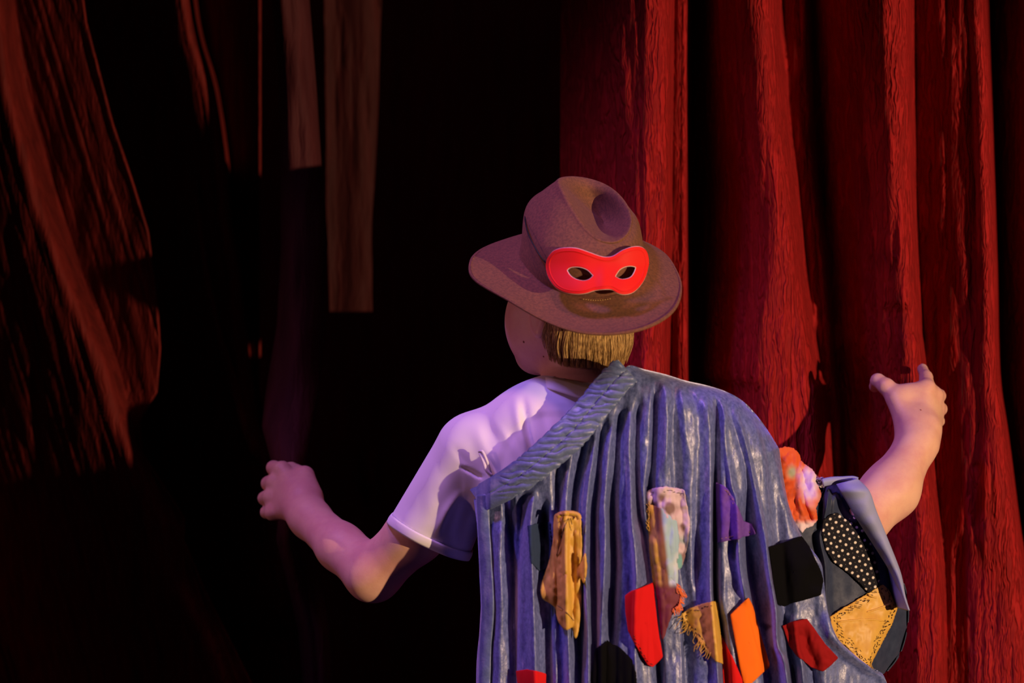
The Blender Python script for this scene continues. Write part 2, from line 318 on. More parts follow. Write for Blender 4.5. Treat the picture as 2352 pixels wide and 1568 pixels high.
# ------------------------------------------------------------------ signed-distance body modelling
class SDF:
    def __init__(s, lo, hi, h):
        s.lo = np.array(lo, float); s.h = h; s.n = np.ceil((np.array(hi)-s.lo)/h).astype(int)+1
        s.a = np.full(s.n, 1.0, np.float32)
    def block(s, c0, c1, pad):
        i0 = np.clip(np.floor((np.array(c0)-pad-s.lo)/s.h).astype(int), 0, s.n); i1 = np.clip(np.ceil((np.array(c1)+pad-s.lo)/s.h).astype(int)+1, 0, s.n)
        sl = tuple(slice(a, b) for a, b in zip(i0, i1))
        g = [(s.lo[k]+s.h*np.arange(i0[k], i1[k])).astype(np.float32) for k in range(3)]
        return sl, np.meshgrid(*g, indexing='ij')
    def put(s, sl, d, k, op='add'):
        b = s.a[sl]
        if b.size == 0: return
        if op == 'sub':
            d = -d; h = np.maximum(k-np.abs(b-d), 0)/k if k else 0
            s.a[sl] = np.maximum(b, d)+(h*h*k*.25 if k else 0)
        else:
            h = np.maximum(k-np.abs(b-d), 0)/k if k else 0
            s.a[sl] = np.minimum(b, d)-(h*h*k*.25 if k else 0)
    def cone(s, a, b, r1, r2, k=.01, op='add', sq=(1, 1, 1)):   # round cone, optional squash of the distance space
        a = np.array(a, float); b = np.array(b, float); R = max(r1, r2)
        sl, (X, Y, Z) = s.block(np.minimum(a, b)-R, np.maximum(a, b)+R, .03)
        ab = b-a; L2 = ab@ab
        t = np.clip(((X-a[0])*ab[0]+(Y-a[1])*ab[1]+(Z-a[2])*ab[2])/L2, 0, 1)
        d = np.sqrt(((X-a[0]-t*ab[0])/sq[0])**2+((Y-a[1]-t*ab[1])/sq[1])**2+((Z-a[2]-t*ab[2])/sq[2])**2)-(r1+(r2-r1)*t)
        s.put(sl, d, k, op)
    def ell(s, c, r, ax=None, k=.01, op='add'):
        c = np.array(c, float); r = np.array(r, float); R = r.max()
        sl, (X, Y, Z) = s.block(c-R, c+R, .03)
        ax = np.eye(3) if ax is None else np.array(ax)
        q = [((X-c[0])*ax[i][0]+(Y-c[1])*ax[i][1]+(Z-c[2])*ax[i][2]) for i in range(3)]
        k0 = np.sqrt(sum((q[i]/r[i])**2 for i in range(3))); k1 = np.sqrt(sum((q[i]/r[i]**2)**2 for i in range(3)))+1e-6
        s.put(sl, k0*(k0-1)/k1, k, op)
    def plane(s, p, n, k=.002):      # keep the side opposite to n
        sl, (X, Y, Z) = s.block(s.lo, s.lo+s.h*s.n, 0)
        n = np.array(n, float); n /= np.linalg.norm(n)
        s.a = np.maximum(s.a, ((X-p[0])*n[0]+(Y-p[1])*n[1]+(Z-p[2])*n[2]).astype(np.float32))
    def surface(s):                   # naive surface nets
        a = s.a; ins = a < 0; n = a.shape
        c = np.zeros((n[0]-1, n[1]-1, n[2]-1), np.uint8)
        for dx in (0, 1):
            for dy in (0, 1):
                for dz in (0, 1): c += ins[dx:n[0]-1+dx, dy:n[1]-1+dy, dz:n[2]-1+dz]
        act = (c > 0) & (c < 8); idx = np.argwhere(act); vid = np.full(c.shape, -1, np.int32); vid[act] = np.arange(len(idx))
        i, j, k = idx.T; acc = np.zeros((len(idx), 3)); cnt = np.zeros(len(idx))
        cor = [(x, y, z) for x in (0, 1) for y in (0, 1) for z in (0, 1)]
        for p in range(8):
            for q in range(p+1, 8):
                A = np.array(cor[p]); B = np.array(cor[q])
                if abs(A-B).sum() != 1: continue
                va = a[i+A[0], j+A[1], k+A[2]]; vb = a[i+B[0], j+B[1], k+B[2]]
                m = (va < 0) != (vb < 0); t = np.where(m, va/np.where(m, va-vb, 1), 0)
                acc += (A+(B-A)*t[:, None])*m[:, None]; cnt += m
        V = (idx+acc/cnt[:, None])*s.h+s.lo
        F = []
        for ax in range(3):
            u, v = [(1, 2), (2, 0), (0, 1)][ax]
            sa = [slice(1, -1)]*3; sa[ax] = slice(0, n[ax]-1); sb = list(sa); sb[ax] = slice(1, n[ax])
            A = ins[tuple(sa)]; B = ins[tuple(sb)]
            e = np.argwhere(A != B)
            if not len(e): continue
            inside = A[tuple(e.T)]
            off = np.ones(3, int); off[ax] = 0; e = e+off
            def cell(du, dv):
                q = e.copy(); q[:, u] -= du; q[:, v] -= dv; return vid[q[:, 0], q[:, 1], q[:, 2]]
            f = np.stack([cell(1, 1), cell(0, 1), cell(0, 0), cell(1, 0)], 1)
            f[~inside] = f[~inside][:, ::-1]; F.append(f)
        return V, np.concatenate(F)
def smooth_mesh(V, F, it=3, lam=.5):
    e = np.concatenate([F[:, [0, 1]], F[:, [1, 2]], F[:, [2, 3]], F[:, [3, 0]]]); e = np.concatenate([e, e[:, ::-1]])
    deg = np.bincount(e[:, 0], minlength=len(V))[:, None]
    for k in range(it*2):
        acc = np.stack([np.bincount(e[:, 0], weights=V[e[:, 1], c], minlength=len(V)) for c in range(3)], 1)/np.maximum(deg, 1)
        V = V+(acc-V)*(lam if k % 2 == 0 else -lam*1.03)
    return V
def normals(V, F):
    n = np.cross(V[F[:, 2]]-V[F[:, 0]], V[F[:, 3]]-V[F[:, 1]]); N = np.zeros_like(V)
    for c in range(4): np.add.at(N, F[:, c], n)
    return N/(np.linalg.norm(N, axis=1)[:, None]+1e-12)

person = empty('person', (P(1400, 784, .06)[0], .06, 0))
tag(person, 'person seen from behind in a white t-shirt, arms spread to part the curtains', 'person')

# head frame
HC = np.array(P(1306, 700, .085)); HF = np.array([-.72, .69, -.06]); HF /= np.linalg.norm(HF)
HL = np.cross([0, 0, 1], HF); HL /= np.linalg.norm(HL)      # the head's own left (towards the camera's left/near side)
HU = np.cross(HF, HL)
def H(f, l, u): return HC+HF*f+HL*l+HU*u
AX = [HF, HL, HU]

def torso(s, g, k=.03):     # shared by body and shirt; g = growth
    s.cone(P(1335, 968, .04), P(1095, 1030, .035), .046+g, .038+g, k)
    s.cone(P(1350, 968, .04), P(1640, 985, .07), .046+g, .040+g, k)
    s.ell(P(1375, 1110, .045), (.165+g, .100+g, .17+g), k=.05)
    s.ell(P(1245, 1070, .024), (.100+g, .085+g, .12+g), k=.05)
    s.ell(P(1500, 1080, .035), (.095+g, .085+g, .13+g), k=.05)
    s.ell(P(1400, 1400, .065), (.140+g, .090+g, .22+g), k=.05)
    s.ell(P(1400, 1640, .075), (.150+g, .095+g, .13+g), k=.05)
b = SDF((-.46, -.16, .68), (.74, .52, 1.66), .0033)
torso(b, -.004)
# neck and head
b.cone(P(1345, 960, .045), P(1322, 790, .07), .057, .052, .03)
b.ell(H(-.012, 0, .020), (.098, .077, .088), AX, .02)
b.ell(H(.030, 0, -.020), (.068, .066, .085), AX, .03)
for s_ in (1, -1):
    b.cone(H(-.002, .050*s_, -.044), H(.070, .014*s_, -.076), .022, .019, .03)
    b.ell(H(.050, .038*s_, -.030), (.036, .030, .044), AX, .03)
    # ear: rim and lobe
    b.ell(H(-.010, .080*s_, -.022), (.018, .007, .030), AX, .006)
    b.ell(H(-.008, .088*s_, -.018), (.009, .004, .018), AX, .004, 'sub')
    b.ell(H(.074, .030*s_, .010), (.018, .018, .012), AX, .01, 'sub')
b.cone(H(.088, 0, .008), H(.104, 0, -.024), .008, .012, .012)
b.cone(H(.088, .018, -.056), H(.088, -.018, -.056), .009, .009, .01)
b.ell(H(.098, 0, -.058), (.012, .022, .0022), AX, .003, 'sub')
b.ell(H(.076, 0, -.078), (.022, .024, .018), AX, .02)
# left arm (camera left)
b.cone(P(1085, 1040, .042), P(955, 1225, .105), .042, .043, .02)
b.cone(P(955, 1225, .105), P(858, 1318, .15), .043, .041, .02)
b.cone(P(855, 1315, .15), P(782, 1256, .215), .043, .036, .02)
b.cone(P(782, 1256, .215), P(712, 1190, .30), .036, .031, .02)
b.cone(P(712, 1190, .30), P(690, 1165, .325), .031, .032, .02)
LK = [(648, 1078, .375), (630, 1108, .375), (622, 1142, .37), (626, 1176, .36)]     # knuckles index..little
for i, (kx, ky, kd) in enumerate(LK):
    b.cone(P(690, 1150+8*i-10, .33), P(kx, ky, kd), .022, .0125, .012)
    b.ell(P(kx, ky, kd-.004), (.0135, .0135, .0135), k=.006)
    r = [.0120, .012, .0115, .0105][i]
    b.cone(P(kx, ky, kd), P(kx-[20, 14, 14, 14][i], ky+[-4, 2, 2, 0][i], kd+.024), r+.001, r, .004)
    b.cone(P(kx-[20, 14, 14, 14][i], ky+[-4, 2, 2, 0][i], kd+.024), P(kx+8, ky+3, kd+.052), r, r*.92, .003)
    b.cone(P(kx+8, ky+3, kd+.052), P(kx+34, ky+2, kd+.040), r*.92, r*.85, .003)
b.cone(P(712, 1140, .33), P(700, 1092, .36), .021, .016, .016)
b.cone(P(700, 1092, .36), P(668, 1078, .40), .014, .0125, .006)
b.cone(P(668, 1078, .40), P(640, 1088, .43), .0120, .0105, .004)
# right arm (camera right)
b.cone(P(1650, 1000, .075), P(1830, 1150, .105), .046, .044, .02)
b.cone(P(1830, 1150, .105), P(1960, 1200, .09), .044, .044, .02)
b.cone(P(1968, 1200, .08), P(2046, 1125, .12), .044, .0425, .02)
b.cone(P(2046, 1125, .12), P(2106, 1020, .17), .042, .0300, .02)
b.cone(P(2106, 1020, .17), P(2114, 985, .19), .030, .031, .02)
b.ell(P(2140, 1026, .185), (.010, .010, .014), k=.012)
RK = [(2128, 892, .225), (2146, 908, .24), (2150, 938, .25), (2146, 966, .255)]
for i, (kx, ky, kd) in enumerate(RK):
    b.cone(P(2106+6*i, 990, .19), P(kx, ky, kd), .022, .0130, .014)
    b.ell(P(kx, ky, kd-.003), (.0135, .0135, .0135), k=.006)
    r = [.0105, .0115, .011, .0095][i]
    if i == 0:
        b.cone(P(kx, ky, kd), P(2127, 866, .255), .0135, .0110, .006)
        b.cone(P(2127, 866, .255), P(2119, 847, .285), .0105, .0080, .003)
        b.cone(P(2119, 847, .285), P(2118, 852, .305), .0082, .0075, .003)
    else:
        b.cone(P(kx, ky, kd), P(kx+10, ky+1, kd+.028), r+.001, r, .004)
        b.cone(P(kx+10, ky+1, kd+.028), P(kx-14, ky-2, kd+.055), r, r*.9, .003)
        b.cone(P(kx-14, ky-2, kd+.055), P(kx-44, ky-4, kd+.050), r*.9, r*.8, .003)
b.cone(P(2092, 985, .185), P(2062, 918, .215), .022, .018, .018)
b.cone(P(2066, 922, .215), P(2036, 888, .23), .0155, .0135, .008)
b.cone(P(2036, 888, .23), P(2016, 874, .245), .0135, .0115, .004)
b.cone(P(2016, 874, .245), P(2009, 888, .265), .0115, .0095, .004)
b.ell(P(2092, 905, .22), (.024, .016, .018), k=.015)
b.plane((0, 0, .72), (0, 0, -1))
V, F = b.surface(); V = smooth_mesh(V, F, 3)
body = mesh('body', V, F, M['skin'], person)
for s_ in (1, -1):                          # eyes
    V2, F2 = tube([H(.078, .031*s_, .006), H(.080, .031*s_, .006), H(.084, .031*s_, .006), H(.088, .031*s_, .006), H(.091, .031*s_, .006)], [.004, .010, .0115, .010, .004], 12)
    mesh('eye', V2, F2, M['eye'], person)
def mole(px, py, r, yy):
    c = np.array(P(px, py, yy)); dv = (V-c); dxz = np.hypot(dv[:, 0], dv[:, 2]); m = (dxz < .006) & (V[:, 1] < yy+.2)
    if not m.any(): return
    q = V[m][np.argmin(V[m][:, 1])]
    vv, ff = tube([q+np.array([0, .002, 0]), q+np.array([0, 0, 0]), q-np.array([0, .0006, 0])], [r, r, r*.5], 8); mesh('mole', vv, ff, M['mole'], person)
mole(1198, 791, .0020, .05); mole(1243, 823, .0014, .05); mole(2117, 935, .0014, .18)

# ------------------------------------------------------------------ t-shirt
t = SDF((-.30, -.16, .70), (.52, .36, 1.34), .0033)
torso(t, .004)
t.cone(P(1084, 1036, .042), P(976, 1255, .105), .056, .070, .03)
t.cone(P(1650, 1010, .075), P(1780, 1120, .10), .050, .050, .03)
ax_ = np.array(P(976, 1255, .105))-np.array(P(1084, 1036, .042)); ax_ /= np.linalg.norm(ax_)
hem = np.array(P(984, 1239, .1004))
sl, (X_, Y_, Z_) = t.block((-.30, -.16, .70), (.52, .36, 1.34), 0)
nh = np.array([-.085*S/.00066*1.0, .015, -.18]); nh /= np.linalg.norm(nh)
dpl = (X_-hem[0])*nh[0]+(Y_-hem[1])*nh[1]+(Z_-hem[2])*nh[2]
dsl = np.sqrt((X_-hem[0])**2+(Y_-hem[1])**2+(Z_-hem[2])**2)
t.a = np.where((dsl < .13) & (X_ < P(1078, 1200, .12)[0]), np.maximum(t.a, dpl), t.a).astype(np.float32)
t.cone(np.array(P(1010, 1190, .090)), hem+ax_*.06, .050, .073, .004, 'sub')
t.cone(P(1345, 935, .045), P(1322, 790, .07), .062, .060, .004, 'sub')
t.plane((0, 0, .76), (0, 0, -1))
V, F = t.surface(); V = smooth_mesh(V, F, 3)
N_ = normals(V, F); X, Y = toPx(V)
SF = [([(1200, 895), (1208, 960), (1222, 1020), (1232, 1090)], .007, 12, 9), ([(1180, 900), (1190, 950), (1200, 1000), (1215, 1060)], -.006, 14, 9),
      ([(1236, 910), (1250, 960), (1262, 1010)], .004, 12, 10), ([(1270, 915), (1284, 960), (1290, 990)], -.003, 12, 10),
      ([(1118, 935), (1130, 990), (1160, 1050)], .004, 16, 10), ([(1090, 950), (1100, 1000), (1130, 1060), (1160, 1090)], -.004, 20, 14),
      ([(1040, 1010), (1060, 1050), (1095, 1090)], .004, 12, 12), ([(1060, 1070), (1085, 1085), (1110, 1100)], .006, 8, 10, (6, 6)),
      ([(1080, 1120), (1060, 1180), (1050, 1230), (1062, 1275)], .008, 10, 16), ([(1060, 1120), (1030, 1170), (1010, 1215), (1000, 1250)], -.005, 14, 8),
      ([(980, 1100), (960, 1160), (950, 1220)], .002, 30, 25), ([(1140, 960), (1165, 1010), (1190, 1070)], -.003, 8, 12)]
wgt = ss(-N_[:, 1], .1, .6)
hd = folds(X, Y, SF)+.0012*vnoise(X/30, Y/40, 21)
hemd = (V-hem)@nh
hd = hd+.0012*(np.exp(-((hemd+.013)/.0015)**2))*(X < 1085)*(Y > 1180)
V[:, 1] += hd*wgt
shirt = mesh('t_shirt', V, F, M['cotton'], person)
# turned hem of the visible sleeve
e1 = np.cross(ax_, [0, 1, 0]); e1 /= np.linalg.norm(e1); e2 = np.cross(ax_, e1)
hc_ = np.array(P(1084, 1036, .042)); rows = []
th = np.linspace(0, 2*math.pi, 120, endpoint=False)
for q in np.linspace(0, 1, 6):
    pl_ = hem-ax_*.016*(1-q)+ax_*.001
    tq = (pl_-hc_)@ax_; rad = .056+.014*tq/.177+.0004+.0010*math.sin(q*math.pi)
    ctr_ = hc_+ax_*tq; dirs = np.cos(th)[:, None]*e1+np.sin(th)[:, None]*e2
    pts = ctr_+dirs*(rad*(1+.015*np.sin(3*th)+.012*np.sin(7*th+1)))[:, None]
    lam = ((pl_-pts)@nh)/(ax_@nh); rows.append(pts+lam[:, None]*ax_)
o = mesh('sleeve_hem', np.concatenate(rows), grid_faces(6, 120, True), M['cotton'], shirt); solid(o, .002, 0)
# collar band: ribbed ring round the neck opening
ring = crs([(1245, 886, .03), (1258, 892, -.018), (1292, 902, -.036), (1340, 916, -.044), (1392, 920, -.042), (1432, 908, -.03), (1446, 896, .04), (1400, 902, .105), (1330, 915, .118), (1264, 900, .085)], 10, True)
ringT = crs([(1250, 868, .035), (1266, 868, -.004), (1300, 875, -.018), (1345, 888, -.027), (1390, 894, -.026), (1424, 884, -.010), (1432, 874, .05), (1395, 888, .098), (1330, 900, .108), (1272, 884, .090)], 10, True)
rows = []
for q in np.linspace(0, 1, 7): rows.append(Pn(*(ring*(1-q)+ringT*q).T)-np.array([0, .0045*math.sin(q*math.pi), 0]))
o = mesh('collar', np.concatenate(rows), grid_faces(7, len(ring), True), M['cotton'], shirt); solid(o, .004, 0)
mb = MB()
q = resample(crs([(1103, 1040, -.045), (1112, 1062, -.05), (1118, 1080, -.052), (1130, 1092, -.05)], 8), 14); mb.tube(Pn(*q.T), .0028, 6)
q = resample(crs([(1100, 1038, -.045), (1108, 1036, -.05), (1120, 1062, -.053), (1128, 1086, -.05)], 8), 14); mb.tube(Pn(*q.T), .0020, 6)
mb.build('loose_strap', M['lace'], shirt)

# trousers and shoes (below the frame)
tr = SDF((-.10, -.12, .0), (.46, .36, .98), .007)
for sx in (1315, 1490):
    tr.cone(P(sx+10, 1650, .07), P(sx, 2100, .06), .090, .066, .03)
    tr.cone(P(sx, 2100, .06), P(sx, 2700, .05), .066, .058, .03)
tr.ell(P(1400, 1600, .075), (.155, .105, .15), k=.03)
V, F = tr.surface(); mesh('trousers', smooth_mesh(V, F, 2), F, M['trousers'], person)
for sx in (1315, 1490):
    sh = SDF((P(sx, 0, 0)[0]-.09, -.1, -.002), (P(sx, 0, 0)[0]+.09, .30, .16), .005)
    c = P(sx, 0, 0)[0]
    sh.cone((c, .02, .045), (c, .17, .038), .042, .036, .02); sh.cone((c, .05, .06), (c, .05, .10), .045, .045, .02)
    sh.plane((0, 0, .004), (0, 0, -1))
    V, F = sh.surface(); mesh('shoe', smooth_mesh(V, F, 1), F, M['shoe'], person)

# ------------------------------------------------------------------ hair
def contour(px): return np.interp(px, [1235, 1252, 1262, 1290, 1320, 1350, 1372, 1392, 1408, 1430, 1448, 1464, 1480], [770, 800, 828, 842, 846, 846, 846, 856, 852, 842, 826, 790, 770])
strV = []; strF = []; nv = 0
for i in range(7500):
    u = rng.uniform(0, 1); layer = rng.uniform(0, 1)
    x0 = 1250+u*208; e = min(max((x0-1352)/125, -1), 1)
    y0 = .085-.112*math.sqrt(max(1-e*e, 0))+.004-.010*layer
    top = 690+rng.uniform(-10, 10)
    sweep = (1398-x0)*.28*ss(x0, 1385, 1460)+(x0-1330)*-.06+rng.uniform(-9, 9)
    x1 = x0+sweep; tip = contour(x1)-rng.uniform(0, 44)*rng.uniform(0, 1)-(0 if layer > .4 else 12)
    y1 = y0+.030-.012*layer
    cl = round((x1+3*math.sin(x1*.35))/13)*13; x1 = x1*.72+cl*.28; bow = (x1-1340)*.06+3*math.sin(cl*.13)+rng.normal()*2.5
    p = np.array([(x0, top, y0), (x0+sweep*.15, top+(tip-top)*.35, y0-.006), (x0*.4+x1*.6+bow, top+(tip-top)*.7, (y0+y1)/2-.004), (x1, tip, y1)])
    q = resample(crs(p, 8), 12); W = Pn(*q.T)
    r = rng.uniform(.0003, .0008)*np.array([1, 1, 1, 1, 1, 1, 1, .95, .85, .7, .45, .1])
    vv, ff = tube(W, r, 3, False); strV.append(vv); strF.append(np.array(ff)+nv); nv += len(vv)
hair = mesh('hair', np.concatenate(strV), np.concatenate(strF), M['hair'], person); hair['kind'] = 'stuff'
hc = SDF(HC-.14, HC+.14, .004)
hc.ell(H(-.014, 0, .022), (.104, .083, .094), AX, .01)
hc.cone(H(-.070, 0, -.025), H(-.058, 0, -.048), .045, .032, .03)
hc.ell(H(.10, 0, -.06), (.115, .12, .10), AX, .01, 'sub')
V, F = hc.surface(); mesh('scalp_hair', smooth_mesh(V, F, 2), F, M['hair'], person)

# ------------------------------------------------------------------ hat
hat = empty('fedora_hat', P(1330, 610, .05)); tag(hat, 'brown felt fedora with a wide brim and pinched crown on the person\'s head', 'hat')
def ring_pts(c, n=160): return resample(crs(c, 16, True), n, True)
inner = [(1196, 588, .05), (1222, 628, .005), (1262, 660, -.025), (1318, 679, -.045), (1380, 682, -.05), (1438, 666, -.04), (1474, 628, -.005), (1480, 588, .04), (1462, 560, .09), (1400, 545, .14), (1330, 540, .155), (1260, 548, .145), (1212, 562, .10)]
outer = [(1077, 608, .035), (1090, 645, -.01), (1165, 690, -.065), (1250, 738, -.10), (1330, 765, -.125), (1415, 769, -.13), (1490, 753, -.115), (1546, 718, -.07), (1566, 672, -.01), (1556, 628, .06), (1520, 580, .125), (1440, 545, .19), (1340, 535, .225), (1235, 535, .215), (1160, 553, .16), (1100, 578, .09)]
def align(a, n=160):
    # parameterise by angle about the loop's centre so rings correspond
    d = crs(a, 24, True); c = np.array([1330, 612, .05]); ang = np.arctan2(d[:, 2]-c[2], (d[:, 0]-c[0])*S)
    o_ = np.argsort(ang); A = ang[o_]; T = np.linspace(-math.pi, math.pi, n, endpoint=False)
    A2 = np.r_[A-2*math.pi, A, A+2*math.pi]
    return np.stack([np.interp(T, A2, np.tile(d[o_, k], 3)) for k in range(3)], -1)
I = align(inner); O = align(outer)
rows = []
for k, q in enumerate(np.linspace(0, 1, 26)):
    R = I*(1-q)+O*q
    sag = np.sin(q*math.pi)
    R = R+np.stack([0*R[:, 0], 9*sag*np.clip((R[:, 2]*-1+.05)/.12, -1, 1), .004*sag+0*R[:, 0]], -1)
    if q > .93: R[:, 1] -= 2*(q-.93)/.07
    rows.append(Pn(*R.T))
o = mesh('brim', np.concatenate(rows), grid_faces(26, 160, True), M['felt'], hat); solid(o, .0035, 0)
s1 = Pn(*(I*.045+O*.955).T); s1 = np.vstack([s1, s1[:1]]); s1 = s1+np.array([0, -.0022, .0012])
brim = o; mb = MB(); mb.tube(s1, .0008, 5); mb.build('brim_stitching', M['felt'], brim)
# crown
topr = [(1284, 416, .045), (1296, 446, .008), (1318, 486, -.022), (1344, 524, -.045), (1376, 550, -.058), (1412, 555, -.055), (1438, 538, -.030), (1448, 508, .005), (1440, 476, .040), (1418, 446, .070), (1386, 424, .095), (1345, 411, .105), (1306, 408, .085)]
mid = [(1208, 486, .055), (1222, 530, .005), (1252, 575, -.040), (1305, 610, -.068), (1372, 622, -.074), (1432, 608, -.060), (1466, 570, -.020), (1470, 532, .030), (1456, 498, .085), (1410, 470, .130), (1345, 450, .145), (1275, 448, .135), (1226, 460, .100)]
def eq(a, n=120): return resample(crs(a, 16, True), n, True)
B0, B1, B2 = eq(inner), eq(mid), eq(topr)
c3 = np.array([1378, 500, .055]); R3 = B2*.82+c3*.18+np.array([1, 1, .003]); R4 = B2*.52+c3*.48+np.array([4, 6, .022]); R5 = B2*.24+c3*.76+np.array([6, 10, .036]); R6 = B2*.02+c3*.98+np.array([8, 12, .040])
prof = crs(np.stack([B0*1.0, B1*.35+B0*.65+np.array([0, 0, -.006]), B1, B2*.42+B1*.58+np.array([0, -5, -.003]), B2*.86+B1*.14+np.array([0, -3, 0]), B2, R3, R4, R5, R6]).reshape(10, -1), 7).reshape(-1, 120, 3)
rows = [Pn(*r.T) for r in prof]
crown = mesh('crown', np.concatenate(rows), grid_faces(len(rows), 120, True), M['felt'], hat); solid(crown, .003, 0)
mb = MB()
for k in range(12):
    a0 = 1338+k*5.5; f = lambda a: 686+3.5*math.sin((a-1335)/66*math.pi)
    mb.tube([P(a0, f(a0), -.0575), P(a0+1.8, f(a0+1.8), -.0590), P(a0+3.8, f(a0+3.8), -.0575)], .0006, 5)
mb.build('base_stitching', M['thread_tan'], crown)['kind'] = 'stuff'

# ------------------------------------------------------------------ red eye mask on the hat
msk = empty('eye_mask', P(1372, 622, -.07)); tag(msk, 'red half-face eye mask worn on the back of the brown fedora', 'mask')
z1 = lambda L: np.array([(1050+a/3.2, 390+c/3.2) for a, c in L])
mt = crs(z1([(654, 705), (664, 655), (700, 605), (740, 583), (800, 573), (880, 577), (980, 610), (1040, 632), (1090, 642), (1145, 634), (1215, 592), (1285, 568), (1345, 566), (1385, 592), (1403, 640), (1407, 690)]), 10)
mbm = crs(z1([(654, 705), (664, 765), (690, 820), (735, 872), (800, 902), (880, 912), (950, 905), (1010, 886), (1080, 878), (1135, 880), (1180, 905), (1230, 915), (1290, 900), (1345, 850), (1385, 780), (1407, 690)]), 10)
elt = crs(z1([(808, 738), (828, 720), (860, 713), (910, 716), (960, 737), (1001, 778)]), 8); elb = crs(z1([(808, 738), (830, 775), (870, 803), (925, 816), (970, 806), (1001, 778)]), 8)
ert = crs(z1([(1160, 785), (1190, 738), (1230, 713), (1270, 706), (1300, 710), (1313, 718)]), 8); erb = crs(z1([(1160, 785), (1200, 804), (1245, 802), (1280, 785), (1302, 752), (1313, 718)]), 8)
xa, xb = mt[0, 0], mt[-1, 0]; c_ = .5-.5*np.cos(np.linspace(0, math.pi, 150)); XS = xa+(xb-xa)*c_
XS = np.sort(np.r_[XS, elt[0, 0], elt[-1, 0], ert[0, 0], ert[-1, 0]])
TP = np.interp(XS, mt[:, 0], mt[:, 1]); BP = np.interp(XS, mbm[:, 0], mbm[:, 1])
MD = np.interp(XS, [xa, elt[0, 0], elt[-1, 0], ert[0, 0], ert[-1, 0], xb], [mt[0, 1], elt[0, 1], elt[-1, 1], ert[0, 1], ert[-1, 1], mt[-1, 1]])
ET = MD.copy(); EB = MD.copy()
for a, b_ in ((elt, elb), (ert, erb)):
    m = (XS >= a[0, 0]) & (XS <= a[-1, 0]); ET[m] = np.interp(XS[m], a[:, 0], a[:, 1]); EB[m] = np.interp(XS[m], b_[:, 0], b_[:, 1])
def mdepth(x, y):
    e = (x-1372)/118
    d = -.084+.030*np.abs(e)**2.2
    d = d-.0030*np.exp(-((x-1386)/13)**2)*ss(y, 590, 650)              # nose ridge
    d = d-.0025*np.exp(-((x-1333)/34)**2)-.0025*np.exp(-((x-1437)/30)**2)
    d = d-.016*ss(y, 600, 680)+.002
    return d
rows = []; n1 = 12
for q in np.linspace(0, 1, n1): yy = TP+(ET-TP)*q; rows.append(np.stack([XS, yy, mdepth(XS, yy)], -1))
for q in np.linspace(0, 1, n1): yy = EB+(BP-EB)*q; rows.append(np.stack([XS, yy, mdepth(XS, yy)], -1))
Vm = np.concatenate([Pn(*r.T) for r in rows]); nc = len(XS)
F = np.concatenate([grid_faces(n1, nc), grid_faces(n1, nc)+n1*nc])
o = mesh('mask_panel', Vm, F, M['mask_red'], msk)
bm_ = __import__('bmesh').new(); bm_.from_mesh(o.data); __import__('bmesh').ops.remove_doubles(bm_, verts=bm_.verts, dist=1e-5); bm_.to_mesh(o.data); bm_.free()
solid(o, .0022, 0); panel = o
outl = np.vstack([mt, mbm[::-1][1:-1]]); cen = outl.mean(0)
def loop_tube(name, pts, r, m, inset, off, par):
    pts = resample(pts, 220, True)
    tn = np.roll(pts, -1, 0)-np.roll(pts, 1, 0); nn = np.stack([-tn[:, 1], tn[:, 0]], -1); nn /= np.linalg.norm(nn, axis=1)[:, None]
    if ((pts-cen)*nn).sum() > 0: nn = -nn
    p = pts+nn*inset; p = np.vstack([p, p[:1]])
    mb = MB(); mb.tube(Pn(p[:, 0], p[:, 1], mdepth(p[:, 0], p[:, 1])+off), r, 6); return mb.build(name, m, par)
loop_tube('piping', outl, .0011, M['mask_red'], 7, -.0010, msk)
loop_tube('cut_edge', outl, .0009, M['mask_edge'], .3, .0008, msk)
for a, b_ in ((elt, elb), (ert, erb)):
    e_ = np.vstack([a, b_[::-1][1:-1]]); cen0 = cen; 
    p = resample(e_, 70, True); p = np.vstack([p, p[:1]])
    mb = MB(); mb.tube(Pn(p[:, 0], p[:, 1], mdepth(p[:, 0], p[:, 1])-.0002), .0009, 6); mb.build('eye_hole_edge', M['mask_edge'], msk)
mb = MB()
q = resample(crs([(1266, 608, -.054), (1256, 605, -.050), (1244, 592, -.048), (1230, 570, -.037), (1217, 545, -.018), (1209, 520, .012), (1206, 497, .045), (1212, 480, .09)], 10), 40)
mb.tube(Pn(*q.T), .0011, 6); mb.build('elastic_cord', M['elastic'], msk); mb = MB()
q = resample(crs([(1482, 608, -.050), (1490, 607, -.035), (1485, 598, -.01)], 6), 10); mb.tube(Pn(*q.T), .0010, 6)
mb.build('elastic_cord', M['elastic'], msk)

